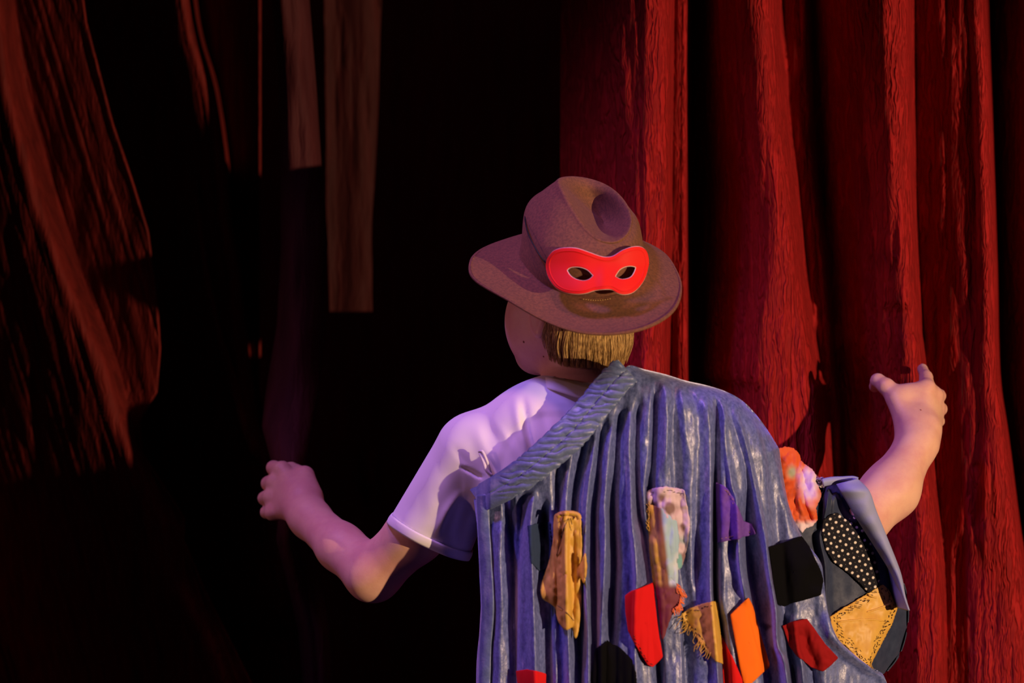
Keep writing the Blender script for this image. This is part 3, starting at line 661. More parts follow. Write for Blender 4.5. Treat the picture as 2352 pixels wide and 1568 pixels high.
# ------------------------------------------------------------------ velvet cape
cape = empty('cape', P(1450, 1200, -.08)); tag(cape, 'blue crushed velvet patchwork cape draped over one shoulder of the person', 'cape')
SH = [(1440, 838), (1480, 848), (1530, 860), (1575, 874), (1620, 884), (1665, 898), (1705, 920), (1740, 956), (1768, 995), (1790, 1031), (1803, 1117), (1822, 1180), (1845, 1235)]
VA = [  # valleys (+) and ridges (-): polyline, amount, width left, width right, (fade top, fade bottom)
 ([(1362, 965), (1348, 1000), (1329, 1090), (1320, 1160), (1318, 1300), (1330, 1450), (1335, 1960)], .024, 13, 9, (60, 10)),
 ([(1392, 950), (1383, 991), (1372, 1115), (1364, 1200), (1368, 1400), (1372, 1960)], .022, 11, 8, (50, 10)),
 ([(1432, 915), (1425, 949), (1415, 1061), (1407, 1168), (1412, 1300), (1405, 1443), (1400, 1960)], .026, 12, 12, (50, 10)),
 ([(1470, 900), (1464, 985), (1460, 1040), (1466, 1168), (1484, 1250), (1500, 1360), (1508, 1460), (1540, 1960)], .024, 10, 9, (60, 10)),
 ([(1505, 870), (1502, 973), (1497, 1060), (1490, 1130), (1496, 1250)], .028, 6, 14, (60, 60)),
 ([(1536, 870), (1548, 900), (1545, 1002), (1547, 1100), (1556, 1250), (1570, 1450), (1590, 1960)], .018, 4, 22, (30, 10)),
 ([(1570, 880), (1583, 905), (1600, 939), (1605, 1031), (1600, 1150), (1600, 1400)], .012, 8, 12, (30, 120)),
 ([(1638, 905), (1646, 940), (1643, 1031), (1642, 1150), (1642, 1363), (1655, 1443), (1668, 1568), (1690, 1960)], .042, 5, 9, (40, 10)),
 ([(1660, 915), (1674, 945), (1700, 1020), (1718, 1100), (1716, 1243), (1740, 1417), (1755, 1497), (1790, 1960)], .026, 8, 22, (40, 10)),
 ([(1715, 940), (1742, 972), (1766, 1060), (1776, 1175), (1790, 1300), (1800, 1400), (1850, 1750), (1890, 1960)], .022, 8, 20, (40, 10)),
 ([(1160, 1100), (1172, 1200), (1180, 1390), (1190, 1960)], .020, 12, 9, (40, 10)),
 ([(1205, 1120), (1195, 1220), (1186, 1330), (1180, 1450)], .010, 9, 9, (60, 60)),
 ([(1250, 1120), (1252, 1200), (1258, 1350), (1262, 1568), (1268, 1960)], .028, 14, 9, (90, 10)),
 ([(1290, 1010), (1280, 1100), (1286, 1300), (1296, 1960)], .010, 10, 10, (80, 10)),
 # ridges
 ([(1375, 960), (1362, 1050), (1348, 1150), (1345, 1300), (1352, 1500), (1352, 1960)], -.014, 6, 7, (60, 10)),
 ([(1412, 940), (1400, 1030), (1390, 1150), (1391, 1230), (1384, 1400), (1380, 1470), (1378, 1960)], -.012, 8, 8, (60, 10)),
 ([(1448, 920), (1446, 1000), (1450, 1100), (1452, 1200), (1462, 1320), (1458, 1500), (1470, 1960)], -.014, 8, 12, (60, 10)),
 ([(1520, 865), (1530, 900), (1532, 985), (1528, 1100)], -.014, 12, 7, (20, 60)),
 ([(1560, 878), (1568, 925), (1572, 985), (1580, 1050)], -.010, 9, 10, (20, 60)),
 ([(1622, 900), (1630, 990), (1632, 1080), (1632, 1250), (1636, 1400), (1650, 1568), (1670, 1960)], -.016, 10, 5, (40, 10)),
 ([(1652, 912), (1664, 950), (1666, 1020), (1680, 1110), (1692, 1160), (1700, 1300), (1718, 1400)], -.016, 6, 9, (40, 60)),
 ([(1680, 925), (1708, 1000), (1734, 1117), (1757, 1232), (1765, 1300), (1782, 1400), (1786, 1480), (1810, 1568), (1840, 1960)], -.024, 12, 5, (40, 10)),
 ([(1730, 960), (1760, 1005), (1785, 1080), (1803, 1140), (1840, 1235), (1880, 1289), (1888, 1330)], -.012, 22, 8, (40, 40)),
 ([(1150, 1180), (1146, 1300), (1150, 1390), (1145, 1568), (1145, 1960)], -.012, 14, 12, (50, 10)),
 ([(1230, 1110), (1218, 1200), (1221, 1283), (1226, 1400), (1230, 1568), (1236, 1960)], -.016, 14, 8, (50, 10)),
 ([(1325, 980), (1308, 1080), (1302, 1150), (1300, 1300), (1302, 1400), (1308, 1568), (1315, 1960)], -.013, 12, 8, (50, 10)),
 ([(1885, 1330), (1894, 1370), (1904, 1420), (1923, 1470), (1965, 1510), (2003, 1540), (2050, 1600), (2060, 1900)], -.022, 22, 8, (40, 10)),
 ([(1840, 1430), (1850, 1490), (1870, 1568), (1900, 1960)], .016, 14, 14, (40, 10)),
 ([(1820, 1400), (1830, 1480), (1845, 1568), (1870, 1960)], -.012, 12, 7, (40, 10)),
]
def ybase(X, Y):
    e = np.where(X < 1410, (1410-X)/400, (X-1410)/520)
    y = -.107+np.where(X < 1410, .12, .085)*np.clip(e, 0, 2)**2.4
    y = y+.035*np.exp(-((X-1330)/120)**2)*np.exp(-((Y-880)/120)**2)
    dd = dist_poly(X, Y, SH)
    wq = ss(X, 1400, 1500)
    tt = np.clip(dd/75, 0, 1)
    return y+wq*.06*(1-np.sqrt(np.clip(1-(1-tt)**2, 0, 1)))
def ycape(X, Y):
    X = np.asarray(X, float); Y = np.asarray(Y, float)
    h = folds(X, Y, VA)
    amp = (.50+.50*ss(Y, 1000, 1300))*(.85+.45*vnoise(X/70+3, Y/170, 35))
    return ybase(X, Y)+h*amp*1.25+.0022*vnoise(X/24, Y/60, 31)+.0010*vnoise(X/8, Y/26, 32)
def coons(T, B, L, R, nu, nv):
    T, B = resample(T, nu), resample(B, nu); L, R = resample(L, nv), resample(R, nv)
    u = np.linspace(0, 1, nu)[None, :, None]; v = np.linspace(0, 1, nv)[:, None, None]
    return (1-v)*T[None]+v*B[None]+(1-u)*L[:, None]+u*R[:, None]-((1-u)*(1-v)*T[0]+u*(1-v)*T[-1]+(1-u)*v*B[0]+u*v*B[-1])
Tc = crs([(1098, 1150), (1150, 1128), (1200, 1092), (1260, 1045), (1320, 990), (1380, 925), (1420, 875), (1442, 840)]+SH[1:10], 8)
Bc = crs([(1108, 1900), (1300, 1915), (1500, 1900), (1700, 1905), (1900, 1890), (2080, 1860)], 8)
Lc = crs([(1098, 1150), (1108, 1230), (1116, 1340), (1112, 1450), (1104, 1568), (1108, 1900)], 8)
Rc = crs([(1790, 1031), (1803, 1117), (1822, 1180), (1845, 1235), (1884, 1289), (1892, 1330), (1898, 1380), (1906, 1420), (1925, 1466), (1965, 1505), (2003, 1536), (2040, 1580), (2080, 1860)], 8)
C = coons(Tc, Bc, Lc, Rc, 760, 330)
X, Y = C[..., 0], C[..., 1]; yd = ycape(X, Y)
Vc = Pn(X, Y, yd)
# turn the free edges back round the body: extra rows over the shoulder and an extra band of columns at both sides
fr = []
for q in (.25, .5, .75, 1.0):
    a = C[0].copy(); fr.append(Pn(a[:, 0], a[:, 1]+(6+70*q*q)*ss(a[:, 0], 1380, 1480)+1, yd[0]+.012+q*.10*ss(a[:, 0], 1380, 1480)))
Vc2 = np.concatenate([np.stack(fr[::-1]), Vc], 0)
nr, ncx = Vc2.shape[:2]
sd = []
for q in (1, .75, .5, .25):
    s0 = Vc2[:, 0].copy(); s0[:, 1] += .17*q; s0[:, 0] += .012*math.sin(q*math.pi)*-1+.02*q*q; sd.append(s0)
Vc3 = np.concatenate([np.stack(sd, 1), Vc2], 1)
o = mesh('velvet_drape', Vc3.reshape(-1, 3), grid_faces(nr, ncx+4), M['velvet'], cape); solid(o, .0025, 1)
drape = o

# ruched band
def along(ctr, hw, nu, nv):
    c = resample(crs(ctr, 10), nv); w_ = resample(crs(hw, 10), nv)[:, :1] if not np.isscalar(hw) else hw
    tn = np.gradient(c, axis=0); tn /= np.linalg.norm(tn, axis=1)[:, None]; nn = np.stack([-tn[:, 1], tn[:, 0]], -1)
    s = np.linspace(-1, 1, nu)
    return c[:, None]+nn[:, None]*(w_*s[None, :])[..., None] if np.isscalar(hw) else c[:, None]+nn[:, None]*(w_*s[None])[..., None]
bc = [(1437, 852), (1412, 876), (1370, 927), (1320, 986), (1262, 1040), (1200, 1090), (1152, 1120), (1112, 1142), (1100, 1150)]
G = along(bc, [(34, 0), (36, 0), (35, 0), (36, 0), (36, 0), (36, 0), (38, 0), (36, 0), (30, 0)], 36, 420)
X, Y = G[..., 0], G[..., 1]; ss_ = np.linspace(-1, 1, 36)[None]
ph = (Y+.10*X+7*vnoise(X/26, Y/19, 41)+1.2*vnoise(X/12, Y/12, 43))/14.0+.16*np.sign(ss_+.02)
rip = .0021*(np.sin(2*math.pi*ph)+.15*np.sin(2*math.pi*2.3*ph+1))*(.8+.6*vnoise(X/22, Y/12, 42))*(1-.8*np.abs(ss_)**8)*ss(X, 1130, 1190)
yb = ybase(X, Y)-.012-.006*(1-ss_**2)-rip+.0015*np.exp(-((ss_-.05)/.08)**2)
yb = yb+.05*ss(X, 1405, 1465)*0+.04*(1-ss(X, 1098, 1130))
fr = []
for q in (1, .75, .5, .25):
    fr.append(Pn(X[0]+14*q, Y[0]+44*q*q, yb[0]+.10*q))
Vb = np.concatenate([np.stack(fr), Pn(X, Y, yb)], 0)
o = mesh('ruched_band', Vb.reshape(-1, 3), grid_faces(len(Vb), 36), M['velvet_band'], cape); solid(o, .003, 1)
# side edge of the band below the armpit
G = along([(1108, 1135), (1112, 1200), (1118, 1300), (1122, 1400), (1116, 1500), (1112, 1700), (1112, 1890)], [(12, 0), (14, 0), (10, 0), (9, 0), (9, 0), (9, 0), (9, 0)], 10, 160)
X, Y = G[..., 0], G[..., 1]; yb = ycape(X, Y)-.004-.004*(1-np.linspace(-1, 1, 10)[None]**2)
o = mesh('side_binding', Pn(X, Y, yb).reshape(-1, 3), grid_faces(160, 10), M['velvet_band'], cape); solid(o, .003, 1)

# arm drape (the part hanging round the right arm)
FB = [([(1905, 1105), (1898, 1160), (1884, 1230), (1896, 1300), (1900, 1400), (1920, 1470), (1960, 1568)], -.018, 9, 8, (20, 20)),
      ([(1888, 1110), (1888, 1150), (1880, 1230)], .020, 6, 8, (20, 30)), ([(1925, 1115), (1916, 1150), (1912, 1200)], -.010, 8, 8, (20, 40)),
      ([(1945, 1120), (1950, 1160), (1960, 1200)], .016, 12, 14, (10, 30)),
      ([(1985, 1390), (2010, 1450), (1990, 1520), (1960, 1600)], -.010, 26, 24), ([(2050, 1420), (2045, 1480), (2020, 1560)], .008, 14, 14)]
RE = [(1955, 1108), (1988, 1122), (2011, 1173), (2037, 1237), (2067, 1315), (2084, 1380), (2083, 1440), (2066, 1500), (2032, 1545), (1995, 1580), (1960, 1650)]
def yarm(X, Y):
    X = np.asarray(X, float); Y = np.asarray(Y, float)
    e = (Y-1190)/110
    y = .012+(X-1900)/180*.05
    y = y+.03*(1-ss(Y, 1100, 1150))+.012*ss(Y, 1200, 1400)-.03*ss(Y, 1350, 1560)*ss(X, 2080, 1950)*1.0
    dd = dist_poly(X, Y, RE[4:]); y = y+.05*(1-np.sqrt(np.clip(1-(1-np.clip(dd/55, 0, 1))**2, 0, 1)))
    return y+folds(X, Y, FB)+.0018*vnoise(X/22, Y/40, 51)
Ta = crs([(1780, 1075), (1840, 1085), (1880, 1098), (1905, 1108), (1930, 1112), (1955, 1108)], 8)
Ba = crs([(1830, 1700), (1880, 1690), (1960, 1650)], 8)
La = crs([(1780, 1075), (1790, 1200), (1810, 1400), (1830, 1700)], 8)
Ra = crs(RE, 8)
C = coons(Ta, Ba, La, Ra, 300, 260); X, Y = C[..., 0], C[..., 1]
Va = Pn(X, Y, yarm(X, Y))
ex = []
for q in (.2, .4, .6, .8, 1.0):
    e_ = Va[:, -1].copy(); e_[:, 1] += .11*q; e_[:, 0] -= .03*q*q; ex.append(e_)
fr = []
for q in (1, .75, .5, .25):
    e_ = Va[0].copy(); e_[:, 1] += .10*q; e_[:, 2] -= .03*q*q; fr.append(e_)
fr = np.stack(fr); exx = np.stack(ex, 1)
Va2 = np.concatenate([Va, exx], 1)
f2 = np.concatenate([fr, np.repeat(fr[:, -1:], 5, 1)], 1)
o = mesh('arm_drape', Va2.reshape(-1, 3), grid_faces(*Va2.shape[:2]), M['velvet_in'], cape); solid(o, .0025, 1)
o = mesh('shoulder_drape', np.concatenate([fr, Va[:1]], 0).reshape(-1, 3), grid_faces(5, 300), M['velvet'], cape); solid(o, .0025, 1)

# pale satin facing folded out round the sleeve opening
ob = crs([(1968, 1100), (1995, 1128), (2011, 1173), (2037, 1237), (2067, 1315), (2078, 1369), (2088, 1402)], 10)
ib = crs([(1922, 1112), (1938, 1138), (1968, 1189), (2008, 1251), (2043, 1307), (2072, 1366), (2086, 1400)], 10)
ob, ib = resample(ob, 120), resample(ib, 120); rows = []
for q in np.linspace(0, 1, 20):
    p = ib*(1-q)+ob*q; yy = .004+(p[:, 0]-1900)/180*.05-.030*math.sin(q*math.pi*.6+.2)-.012
    yy = yy+.02*(1-ss(p[:, 1], 1100, 1130))+.0015*vnoise(p[:, 0]/20, p[:, 1]/20, 55)
    rows.append(Pn(p[:, 0], p[:, 1], yy))
for q in (.3, .6, 1): rr = rows[19].copy(); rr[:, 1] += .06*q; rr[:, 0] -= .012*q; rows.append(rr)
o = mesh('sleeve_facing', np.concatenate(rows), grid_faces(len(rows), 120), M['satin_blue'], cape); solid(o, .003, 0)
# small over-the-top facing loop
G = along([(1890, 1108), (1910, 1104), (1935, 1103), (1958, 1102), (1968, 1105)], 8, 10, 40); X, Y = G[..., 0], G[..., 1]
o = mesh('facing_loop', Pn(X, Y, .012+(X-1900)/180*.05-.004*(1-np.linspace(-1, 1, 10)[None]**2)).reshape(-1, 3), grid_faces(40, 10), M['satin_blue'], cape); solid(o, .003, 0)

# ------------------------------------------------------------------ patches
def patch(name, poly, m, surf=ycape, off=.005, wr=None, amp=.0, seed=60, color=None, n=150, rings=30, thick=.0014, wave=2.0, par=None, follow=1.0, label=None, soft=9):
    """a cloth patch that follows the drape, with its own outline, thickness and puckers"""
    p = np.asarray(poly, float); out = resample(np.vstack([p, p[:1]]), n+1)[:-1]
    r_ = np.random.default_rng(seed); jit = r_.uniform(-1, 1, out.shape)*wave*.4
    c = out.mean(0); q = np.linspace(0, 1, rings)[:, None, None]**.8
    G = c+(out[None]-c)*q+jit[None]*q**10; X, Y = G[..., 0], G[..., 1]
    if soft:          # the patch bridges small folds instead of dipping into every one
        sv = surf(X, Y); y = np.mean([surf(X+dx, Y) for dx in np.linspace(-soft, soft, 9)], 0)-.15*off; y = .5*(y+sv+.001)-.5*np.sqrt((y-sv-.001)**2+2e-6)
    else: y = surf(X, Y)
    y = y-off*(.6+.4*np.sqrt(np.clip(1-q[..., 0]**2, 0, 1)))
    y = y+amp*vnoise(X/16, Y/22, seed+1)+.4*amp*vnoise(X/7, Y/9, seed+2)
    if wr: y = y+folds(X, Y, wr)
    o = mesh(name, Pn(X, Y, y).reshape(-1, 3), grid_faces(rings, n, True), m, par or cape); solid(o, thick, 1)
    if color is not None: color_attr(o, color(X.ravel(), Y.ravel()))
    if label: o['label'] = label
    def o_surf(a, b):
        a = np.asarray(a, float); b = np.asarray(b, float); y = surf(a, b)
        if soft: y = np.minimum(np.mean([surf(a+dx, b) for dx in np.linspace(-soft, soft, 9)], 0)-.15*off, y+.001)
        return y-off*.85
    return o, out, o_surf
def stitches(o, out, surf, m, step=9, inset=7, r=.0005, jit=2, rng_=None, off=-.0016, name='stitching'):
    c = out.mean(0); N = len(out); mb = MB(); rr = np.random.default_rng(5)
    rs = resample(out, int(np.linalg.norm(np.diff(out, axis=0), axis=1).sum()/step), True)
    for i, a in enumerate(rs):
        if rng_ is not None and not rng_(a): continue
        b2 = rs[(i+1) % len(rs)]; d = (c-a)/np.linalg.norm(c-a); t_ = (b2-a)
        a1 = a+d*inset+rr.uniform(-jit, jit, 2); a2 = a1+t_*.6+d*rr.uniform(-jit, jit)
        md = (a1+a2)/2
        pts = np.array([a1, md, a2]); yy = surf(pts[:, 0], pts[:, 1])+off; yy[1] -= .0006
        mb.tube(Pn(pts[:, 0], pts[:, 1], yy), r, 4)
    if mb.n: mb.build(name, m, o)['kind'] = 'stuff'
def fray(o, out, surf, m, where, n=26, length=20, name='frayed_threads', dirn=None, r=.00045):
    rr = np.random.default_rng(9); mb = MB(); c = out.mean(0); cand = [a for a in out if where(a)]
    for i in range(n):
        a = cand[rr.integers(len(cand))]; d = (a-c)/np.linalg.norm(a-c) if dirn is None else np.array(dirn)
        L_ = length*rr.uniform(.4, 1.2); b2 = a+d*L_+rr.uniform(-.5, .5, 2)*L_; md = (a+b2)/2+rr.uniform(-.3, .3, 2)*L_
        p = resample(crs(np.array([a-d*3, md, b2]), 4), 7); yy = surf(p[:, 0], p[:, 1])-.002-rr.uniform(0, .003)
        mb.tube(Pn(p[:, 0], p[:, 1], yy), r, 4)
    mb.build(name, m, o)['kind'] = 'stuff'

# navy patch near the left edge
patch('navy_patch', [(1213, 1207), (1240, 1200), (1264, 1198), (1268, 1250), (1268, 1300), (1240, 1312), (1220, 1292)], M['navy'], off=.003, amp=.0015, seed=61)
# big yellow hanging patch
yp = crs([(1274, 1188), (1282, 1179), (1302, 1177), (1322, 1179), (1333, 1187), (1334, 1212), (1336, 1260), (1334, 1330), (1334, 1390), (1329, 1440), (1322, 1466), (1318, 1450), (1312, 1440), (1301, 1446), (1288, 1434), (1280, 1415), (1277, 1395), (1262, 1383), (1246, 1372), (1243, 1350), (1252, 1320), (1264, 1284), (1268, 1262), (1272, 1240)], 4, True)
WR = [([(1300, 1185), (1286, 1250), (1280, 1330), (1282, 1430)], .004, 4, 12, (20, 30)), ([(1316, 1190), (1320, 1300), (1318, 1380), (1318, 1460)], .004, 10, 4, (10, 20)), ([(1300, 1195), (1304, 1300), (1300, 1400)], -.004, 10, 12, (20, 20)), ([(1276, 1190), (1272, 1240), (1262, 1290)], -.003, 6, 8)]
o, out, sf = patch('yellow_patch', yp, M['yellow'], off=.016, wr=WR, amp=.0026, seed=62, wave=1, soft=20, label='large crumpled yellow patch left of centre')
mb = MB()
for pts in ([(1306, 1190), (1296, 1210), (1288, 1232)], [(1306, 1192), (1308, 1206), (1312, 1218)], [(1310, 1190), (1314, 1204)], [(1280, 1390), (1300, 1405), (1318, 1425)], [(1298, 1205), (1286, 1250), (1278, 1275)]):
    p = resample(crs(np.array(pts, float), 5), 12); mb.tube(Pn(p[:, 0], p[:, 1], sf(p[:, 0], p[:, 1])-.0035), .0005, 4)
mb.build('stitching', M['thread_dark'], o)['kind'] = 'stuff'
G = along([(1279, 1186), (1290, 1180), (1308, 1178), (1326, 1182), (1331, 1192)], 5, 8, 40); X, Y = G[..., 0], G[..., 1]
g2 = mesh('folded_top', Pn(X, Y, sf(X, Y)-.006-.003*(1-np.linspace(-1, 1, 8)[None]**2)).reshape(-1, 3), grid_faces(40, 8), M['yellow'], o); solid(g2, .001, 1)
patch('yellow_patch', [(1328, 1305), (1338, 1290), (1344, 1270), (1347, 1300), (1345, 1320), (1342, 1338), (1336, 1326), (1330, 1320)], M['yellow'], off=.014, amp=.002, seed=63, n=60, rings=10, label='small yellow flap beside the large yellow patch')
# red felt patches
o, out, sf = patch('red_patch', [(1437, 1368), (1450, 1358), (1475, 1348), (1500, 1338), (1502, 1365), (1506, 1410), (1512, 1455), (1521, 1508), (1508, 1522), (1498, 1531), (1488, 1526), (1462, 1484), (1444, 1448), (1438, 1405)], M['red_felt'], off=.010, seed=64, wave=.6, soft=22, label='bright red felt patch in the middle of the cape')
stitches(o, out, sf, M['thread_dark'], rng_=lambda a: a[1] > 1450 and a[0] < 1500, inset=6)
patch('red_patch', [(1187, 1541), (1212, 1537), (1232, 1541), (1253, 1547), (1251, 1600), (1248, 1640), (1196, 1640), (1192, 1590)], M['red_felt'], off=.006, seed=65, wave=.6, soft=14, label='red felt patch low on the left side of the cape')
patch('red_patch', [(1653, 1455), (1668, 1478), (1684, 1515), (1704, 1562), (1706, 1620), (1664, 1620), (1660, 1540), (1658, 1490)], M['red_felt'], off=.006, seed=66, wave=.6, soft=8, label='narrow red triangle patch beside the orange patch')
patch('dark_red_patch', [(1797, 1437), (1820, 1428), (1852, 1421), (1868, 1442), (1897, 1482), (1924, 1510), (1906, 1528), (1890, 1541), (1862, 1531), (1832, 1506), (1812, 1480)], M['dark_red'], off=.006, seed=67, amp=.002, wave=.8, soft=14)
o, out, sf = patch('orange_patch', [(1679, 1410), (1700, 1390), (1718, 1372), (1728, 1392), (1738, 1430), (1747, 1462), (1768, 1530), (1754, 1541), (1732, 1562), (1712, 1580), (1700, 1530), (1688, 1460)], M['orange'], off=.008, seed=68, wave=.8, soft=10, wr=[([(1712, 1385), (1722, 1420), (1738, 1480), (1756, 1540)], .005, 3, 10)])
# black velvet patches
patch('black_patch', [(1765, 1256), (1800, 1246), (1840, 1231), (1858, 1256), (1872, 1285), (1884, 1310), (1890, 1333), (1884, 1366), (1862, 1372), (1843, 1378), (1818, 1384), (1800, 1392), (1786, 1388), (1776, 1337), (1770, 1290)], M['black_velvet'], off=.008, seed=69, wave=.8, soft=16, label='large black velvet patch on the right side')
patch('black_patch', [(1395, 1470), (1404, 1480), (1420, 1484), (1436, 1498), (1452, 1516), (1460, 1545), (1466, 1640), (1358, 1640), (1358, 1560), (1368, 1490), (1380, 1482)], M['black_velvet'], off=.010, seed=70, wave=1.2, soft=22, label='black velvet patch at the bottom between two folds')
# purple
o, out, sf = patch('purple_patch', [(1645, 1108), (1658, 1113), (1670, 1122), (1684, 1144), (1694, 1166), (1706, 1196), (1720, 1214), (1728, 1204), (1736, 1226), (1716, 1230), (1704, 1232), (1697, 1238), (1672, 1240), (1650, 1246), (1646, 1180)], M['purple'], off=.006, seed=71, wave=.8, soft=10, amp=.001)
stitches(o, out, sf, M['thread_tan'], rng_=lambda a: a[1] > 1225 or (a[0] > 1655 and a[1] < 1160), inset=7, r=.0004)
# second yellow patch with frayed edge
o, out, sf = patch('yellow_patch', [(1566, 1410), (1582, 1398), (1610, 1388), (1640, 1380), (1648, 1384), (1652, 1440), (1661, 1525), (1648, 1520), (1626, 1496), (1604, 1468), (1584, 1440), (1570, 1424)], M['yellow'], off=.007, seed=72, amp=.002, soft=10, label='frayed yellow triangle patch right of the red patch')
stitches(o, out, sf, M['thread_dark'], rng_=lambda a: a[0] < 1640, inset=8)
fray(o, out, sf, M['yellow'], lambda a: a[0] < 1632 and a[1] > 1408, n=34, length=22, dirn=(-.4, .9))
# printed satin patch group
def dye_scarf(x, y):
    c = np.zeros((len(x), 3)); gold = np.array([.52, .30, .07]); br = np.array([.20, .08, .05]); blue = np.array([.33, .50, .62]); mar = np.array([.16, .03, .05]); pale = np.array([.62, .66, .72])
    u = x-1490-.10*(y-1160)
    c[:] = gold; f = ss(u, 8, 18)[:, None]; c = c*(1-f)+br*f; f = ss(u, 24, 34)[:, None]; c = c*(1-f)+blue*f
    f = (ss(u, 24, 34)*np.clip(vnoise(x/14, y/22, 77)*.8+.1, 0, 1))[:, None]; c = c*(1-f)+pale*f
    f = ss(y, 1335, 1352)[:, None]; c = c*(1-f)+mar*f
    return c
def dye_satin(x, y):
    base = np.array([.62, .48, .56]); teal = np.array([.16, .38, .38]); br = np.array([.22, .13, .13])
    f = ss(vnoise(x/16, y/22, 78), .0, .5)[:, None]; c = base*(1-f)+br*f
    g = (ss(y, 1215, 1260)*ss(vnoise(x/10, y/30, 79), -.6, .2))[:, None]; return c*(1-g)+teal*g
o, out, sf = patch('satin_patch', [(1486, 1130), (1500, 1122), (1530, 1117), (1572, 1124), (1576, 1150), (1584, 1200), (1580, 1250), (1566, 1300), (1556, 1310), (1545, 1250), (1530, 1210), (1500, 1180), (1488, 1165)], M['dye'], off=.007, seed=73, amp=.0035, color=dye_satin, soft=16, label='mauve and teal satin patch with puckered edge')
stitches(o, out, sf, M['thread_dark'], rng_=lambda a: a[1] < 1135, inset=9)
o, out, sf = patch('scarf_patch', [(1491, 1158), (1512, 1163), (1532, 1175), (1552, 1192), (1558, 1230), (1556, 1290), (1556, 1346), (1566, 1362), (1560, 1392), (1546, 1400), (1535, 1430), (1522, 1470), (1518, 1440), (1512, 1380), (1500, 1330), (1494, 1270), (1490, 1210)], M['dye'], off=.011, seed=74, amp=.002, color=dye_scarf, soft=20, label='sheer gold, blue and maroon scarf patch')
fray(o, out, sf, M['fray'], lambda a: a[0] > 1545 and 1340 < a[1] < 1400, n=60, length=13, r=.0008)
fray(o, out, sf, M['yellow'], lambda a: a[0] < 1496 and a[1] < 1220, n=30, length=8)
# polka dot patch
def dots(x, y):
    c = np.zeros((len(x), 3))+np.array([.008, .008, .014]); a = math.radians(32); u = (x*math.cos(a)+y*math.sin(a))/15.5; v = (-x*math.sin(a)+y*math.cos(a))/15.5
    for du, dv, rad in ((0, 0, .23),):
        fu = u-np.round(u); fv = v-np.round(v); m = np.clip((rad-np.hypot(fu, fv))/.08, 0, 1)[:, None]; c = c*(1-m)+np.array([.72, .66, .60])*m
    fu = u+.5-np.round(u+.5); fv = v+.5-np.round(v+.5); m = np.clip((.07-np.hypot(fu, fv))/.05, 0, 1)[:, None]*.4
    return c*(1-m)+np.array([.5, .45, .4])*m
pd = [(1890, 1194), (1904, 1184), (1922, 1177), (1934, 1190), (1946, 1196), (1958, 1186), (1968, 1196), (1984, 1220), (1998, 1245), (2010, 1280), (2020, 1330), (2010, 1350), (1995, 1360), (1978, 1340), (1958, 1322), (1936, 1304), (1914, 1288), (1897, 1262), (1888, 1228)]
o, out, sf = patch('polka_dot_patch', pd, M['dots'], surf=yarm, off=.006, seed=75, amp=.001, color=dots, n=420, rings=110, soft=10, wave=1.5)
# third yellow patch
o, out, sf = patch('yellow_patch', [(2028, 1341), (2010, 1352), (1990, 1364), (1960, 1382), (1930, 1400), (1908, 1416), (1911, 1435), (1916, 1452), (1926, 1474), (1942, 1482), (1962, 1504), (1980, 1522), (1998, 1536), (2006, 1516), (2018, 1492), (2034, 1462), (2050, 1432), (2062, 1396), (2054, 1376), (2040, 1352)], M['yellow'], surf=yarm, off=.008, seed=76, amp=.0018, soft=14, wave=2,
    wr=[([(1925, 1425), (1990, 1424)], 0, 5, 5)], label='large square yellow patch stitched on the arm side')
stitches(o, out, sf, M['thread_dark'], inset=9, jit=4, step=6, r=.0005)
stitches(o, out, sf, M['thread_dark'], inset=16, jit=4, step=8, r=.0004, name='inner_stitching')
mb = MB()
for pts in ([(1926, 1428), (1960, 1424), (2000, 1422), (2030, 1426)], [(1990, 1406), (2020, 1396), (2046, 1386)], [(1994, 1365), (2004, 1370), (2014, 1372)]):
    p = resample(crs(np.array(pts, float), 5), 20); mb.tube(Pn(p[:, 0], p[:, 1], sf(p[:, 0], p[:, 1])-.001), [.0002]+[.0016]*18+[.0002], 6)
mb.build('crease', M['yellow'], o)['kind'] = 'stuff'
fray(o, out, sf, M['yellow'], lambda a: (a[1] > 1515) or (a[0] < 1935 and a[1] > 1455), n=12, length=22)
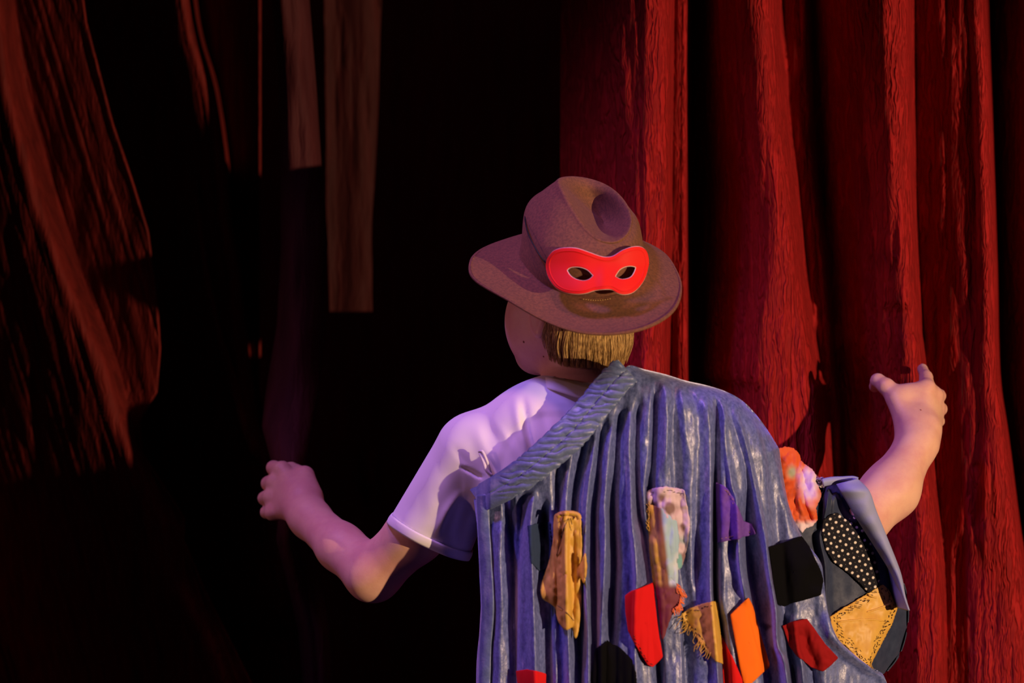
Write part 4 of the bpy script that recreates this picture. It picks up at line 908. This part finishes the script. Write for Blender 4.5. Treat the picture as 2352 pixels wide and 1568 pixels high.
# tie-dye bunched patch and lace
def dye_orange(x, y):
    org = np.array([.62, .10, .025]); wh = np.array([.72, .58, .66]); gr = np.array([.33, .36, .24])
    s_ = (x-1790)*.55+(y-1030)*-.1
    k = np.exp(-(((x-1858)/24)**2+((y-1110)/38)**2)); k2 = np.exp(-(((x-1818)/12)**2+((y-1085)/16)**2)); k3 = ss(y, 1190, 1205)
    k = np.clip(k*1.7-.15+.25*vnoise(x/9, y/12, 80), 0, 1)[:, None]; c = org*(1-k)+wh*k; k2 = np.clip(k2*1.4-.2, 0, 1)[:, None]; c = c*(1-k2)+gr*k2; k3 = k3[:, None]
    return c*(1-k3)+wh*k3
def ytie(X, Y): return yarm(X, Y)-.008+.03*(1-ss(Y, 1030, 1120))
o, out, sf = patch('tie_dye_patch', [(1784, 1032), (1802, 1026), (1822, 1030), (1834, 1042), (1838, 1058), (1846, 1066), (1864, 1078), (1874, 1092), (1872, 1106), (1880, 1120), (1886, 1136), (1880, 1150), (1873, 1166), (1876, 1194), (1864, 1208), (1850, 1212), (1842, 1222), (1820, 1190), (1800, 1140), (1786, 1080)], M['dye'], surf=ytie, off=.010, seed=81, amp=.0045, color=dye_orange, n=220, rings=50, soft=0,
    wr=[([(1842, 1120), (1850, 1160), (1866, 1200)], .008, 4, 5, (20, 10)), ([(1830, 1130), (1842, 1170), (1858, 1205)], -.006, 6, 5, (20, 10)), ([(1838, 1070), (1846, 1100), (1852, 1130)], .008, 6, 6, (20, 20)), ([(1862, 1082), (1866, 1110), (1874, 1140)], -.008, 8, 6, (20, 20))], label='bunched orange and white tie-dye patch on the upper arm')
mb = MB()
for k in range(46):
    a = rng.uniform(0, 6.28); c = np.array([1883+rng.uniform(-7, 9), 1106+rng.uniform(-9, 13)]); r0 = rng.uniform(2, 5)
    p = np.array([c+r0*np.array([math.cos(a+t_), math.sin(a+t_)]) for t_ in np.linspace(0, 3.6, 7)]); mb.tube(Pn(p[:, 0], p[:, 1], yarm(p[:, 0], np.maximum(p[:, 1], 1112))-.006-rng.uniform(0, .008)), .0010, 4)
mb.build('lace_trim', M['lace'], cape)['kind'] = 'stuff'
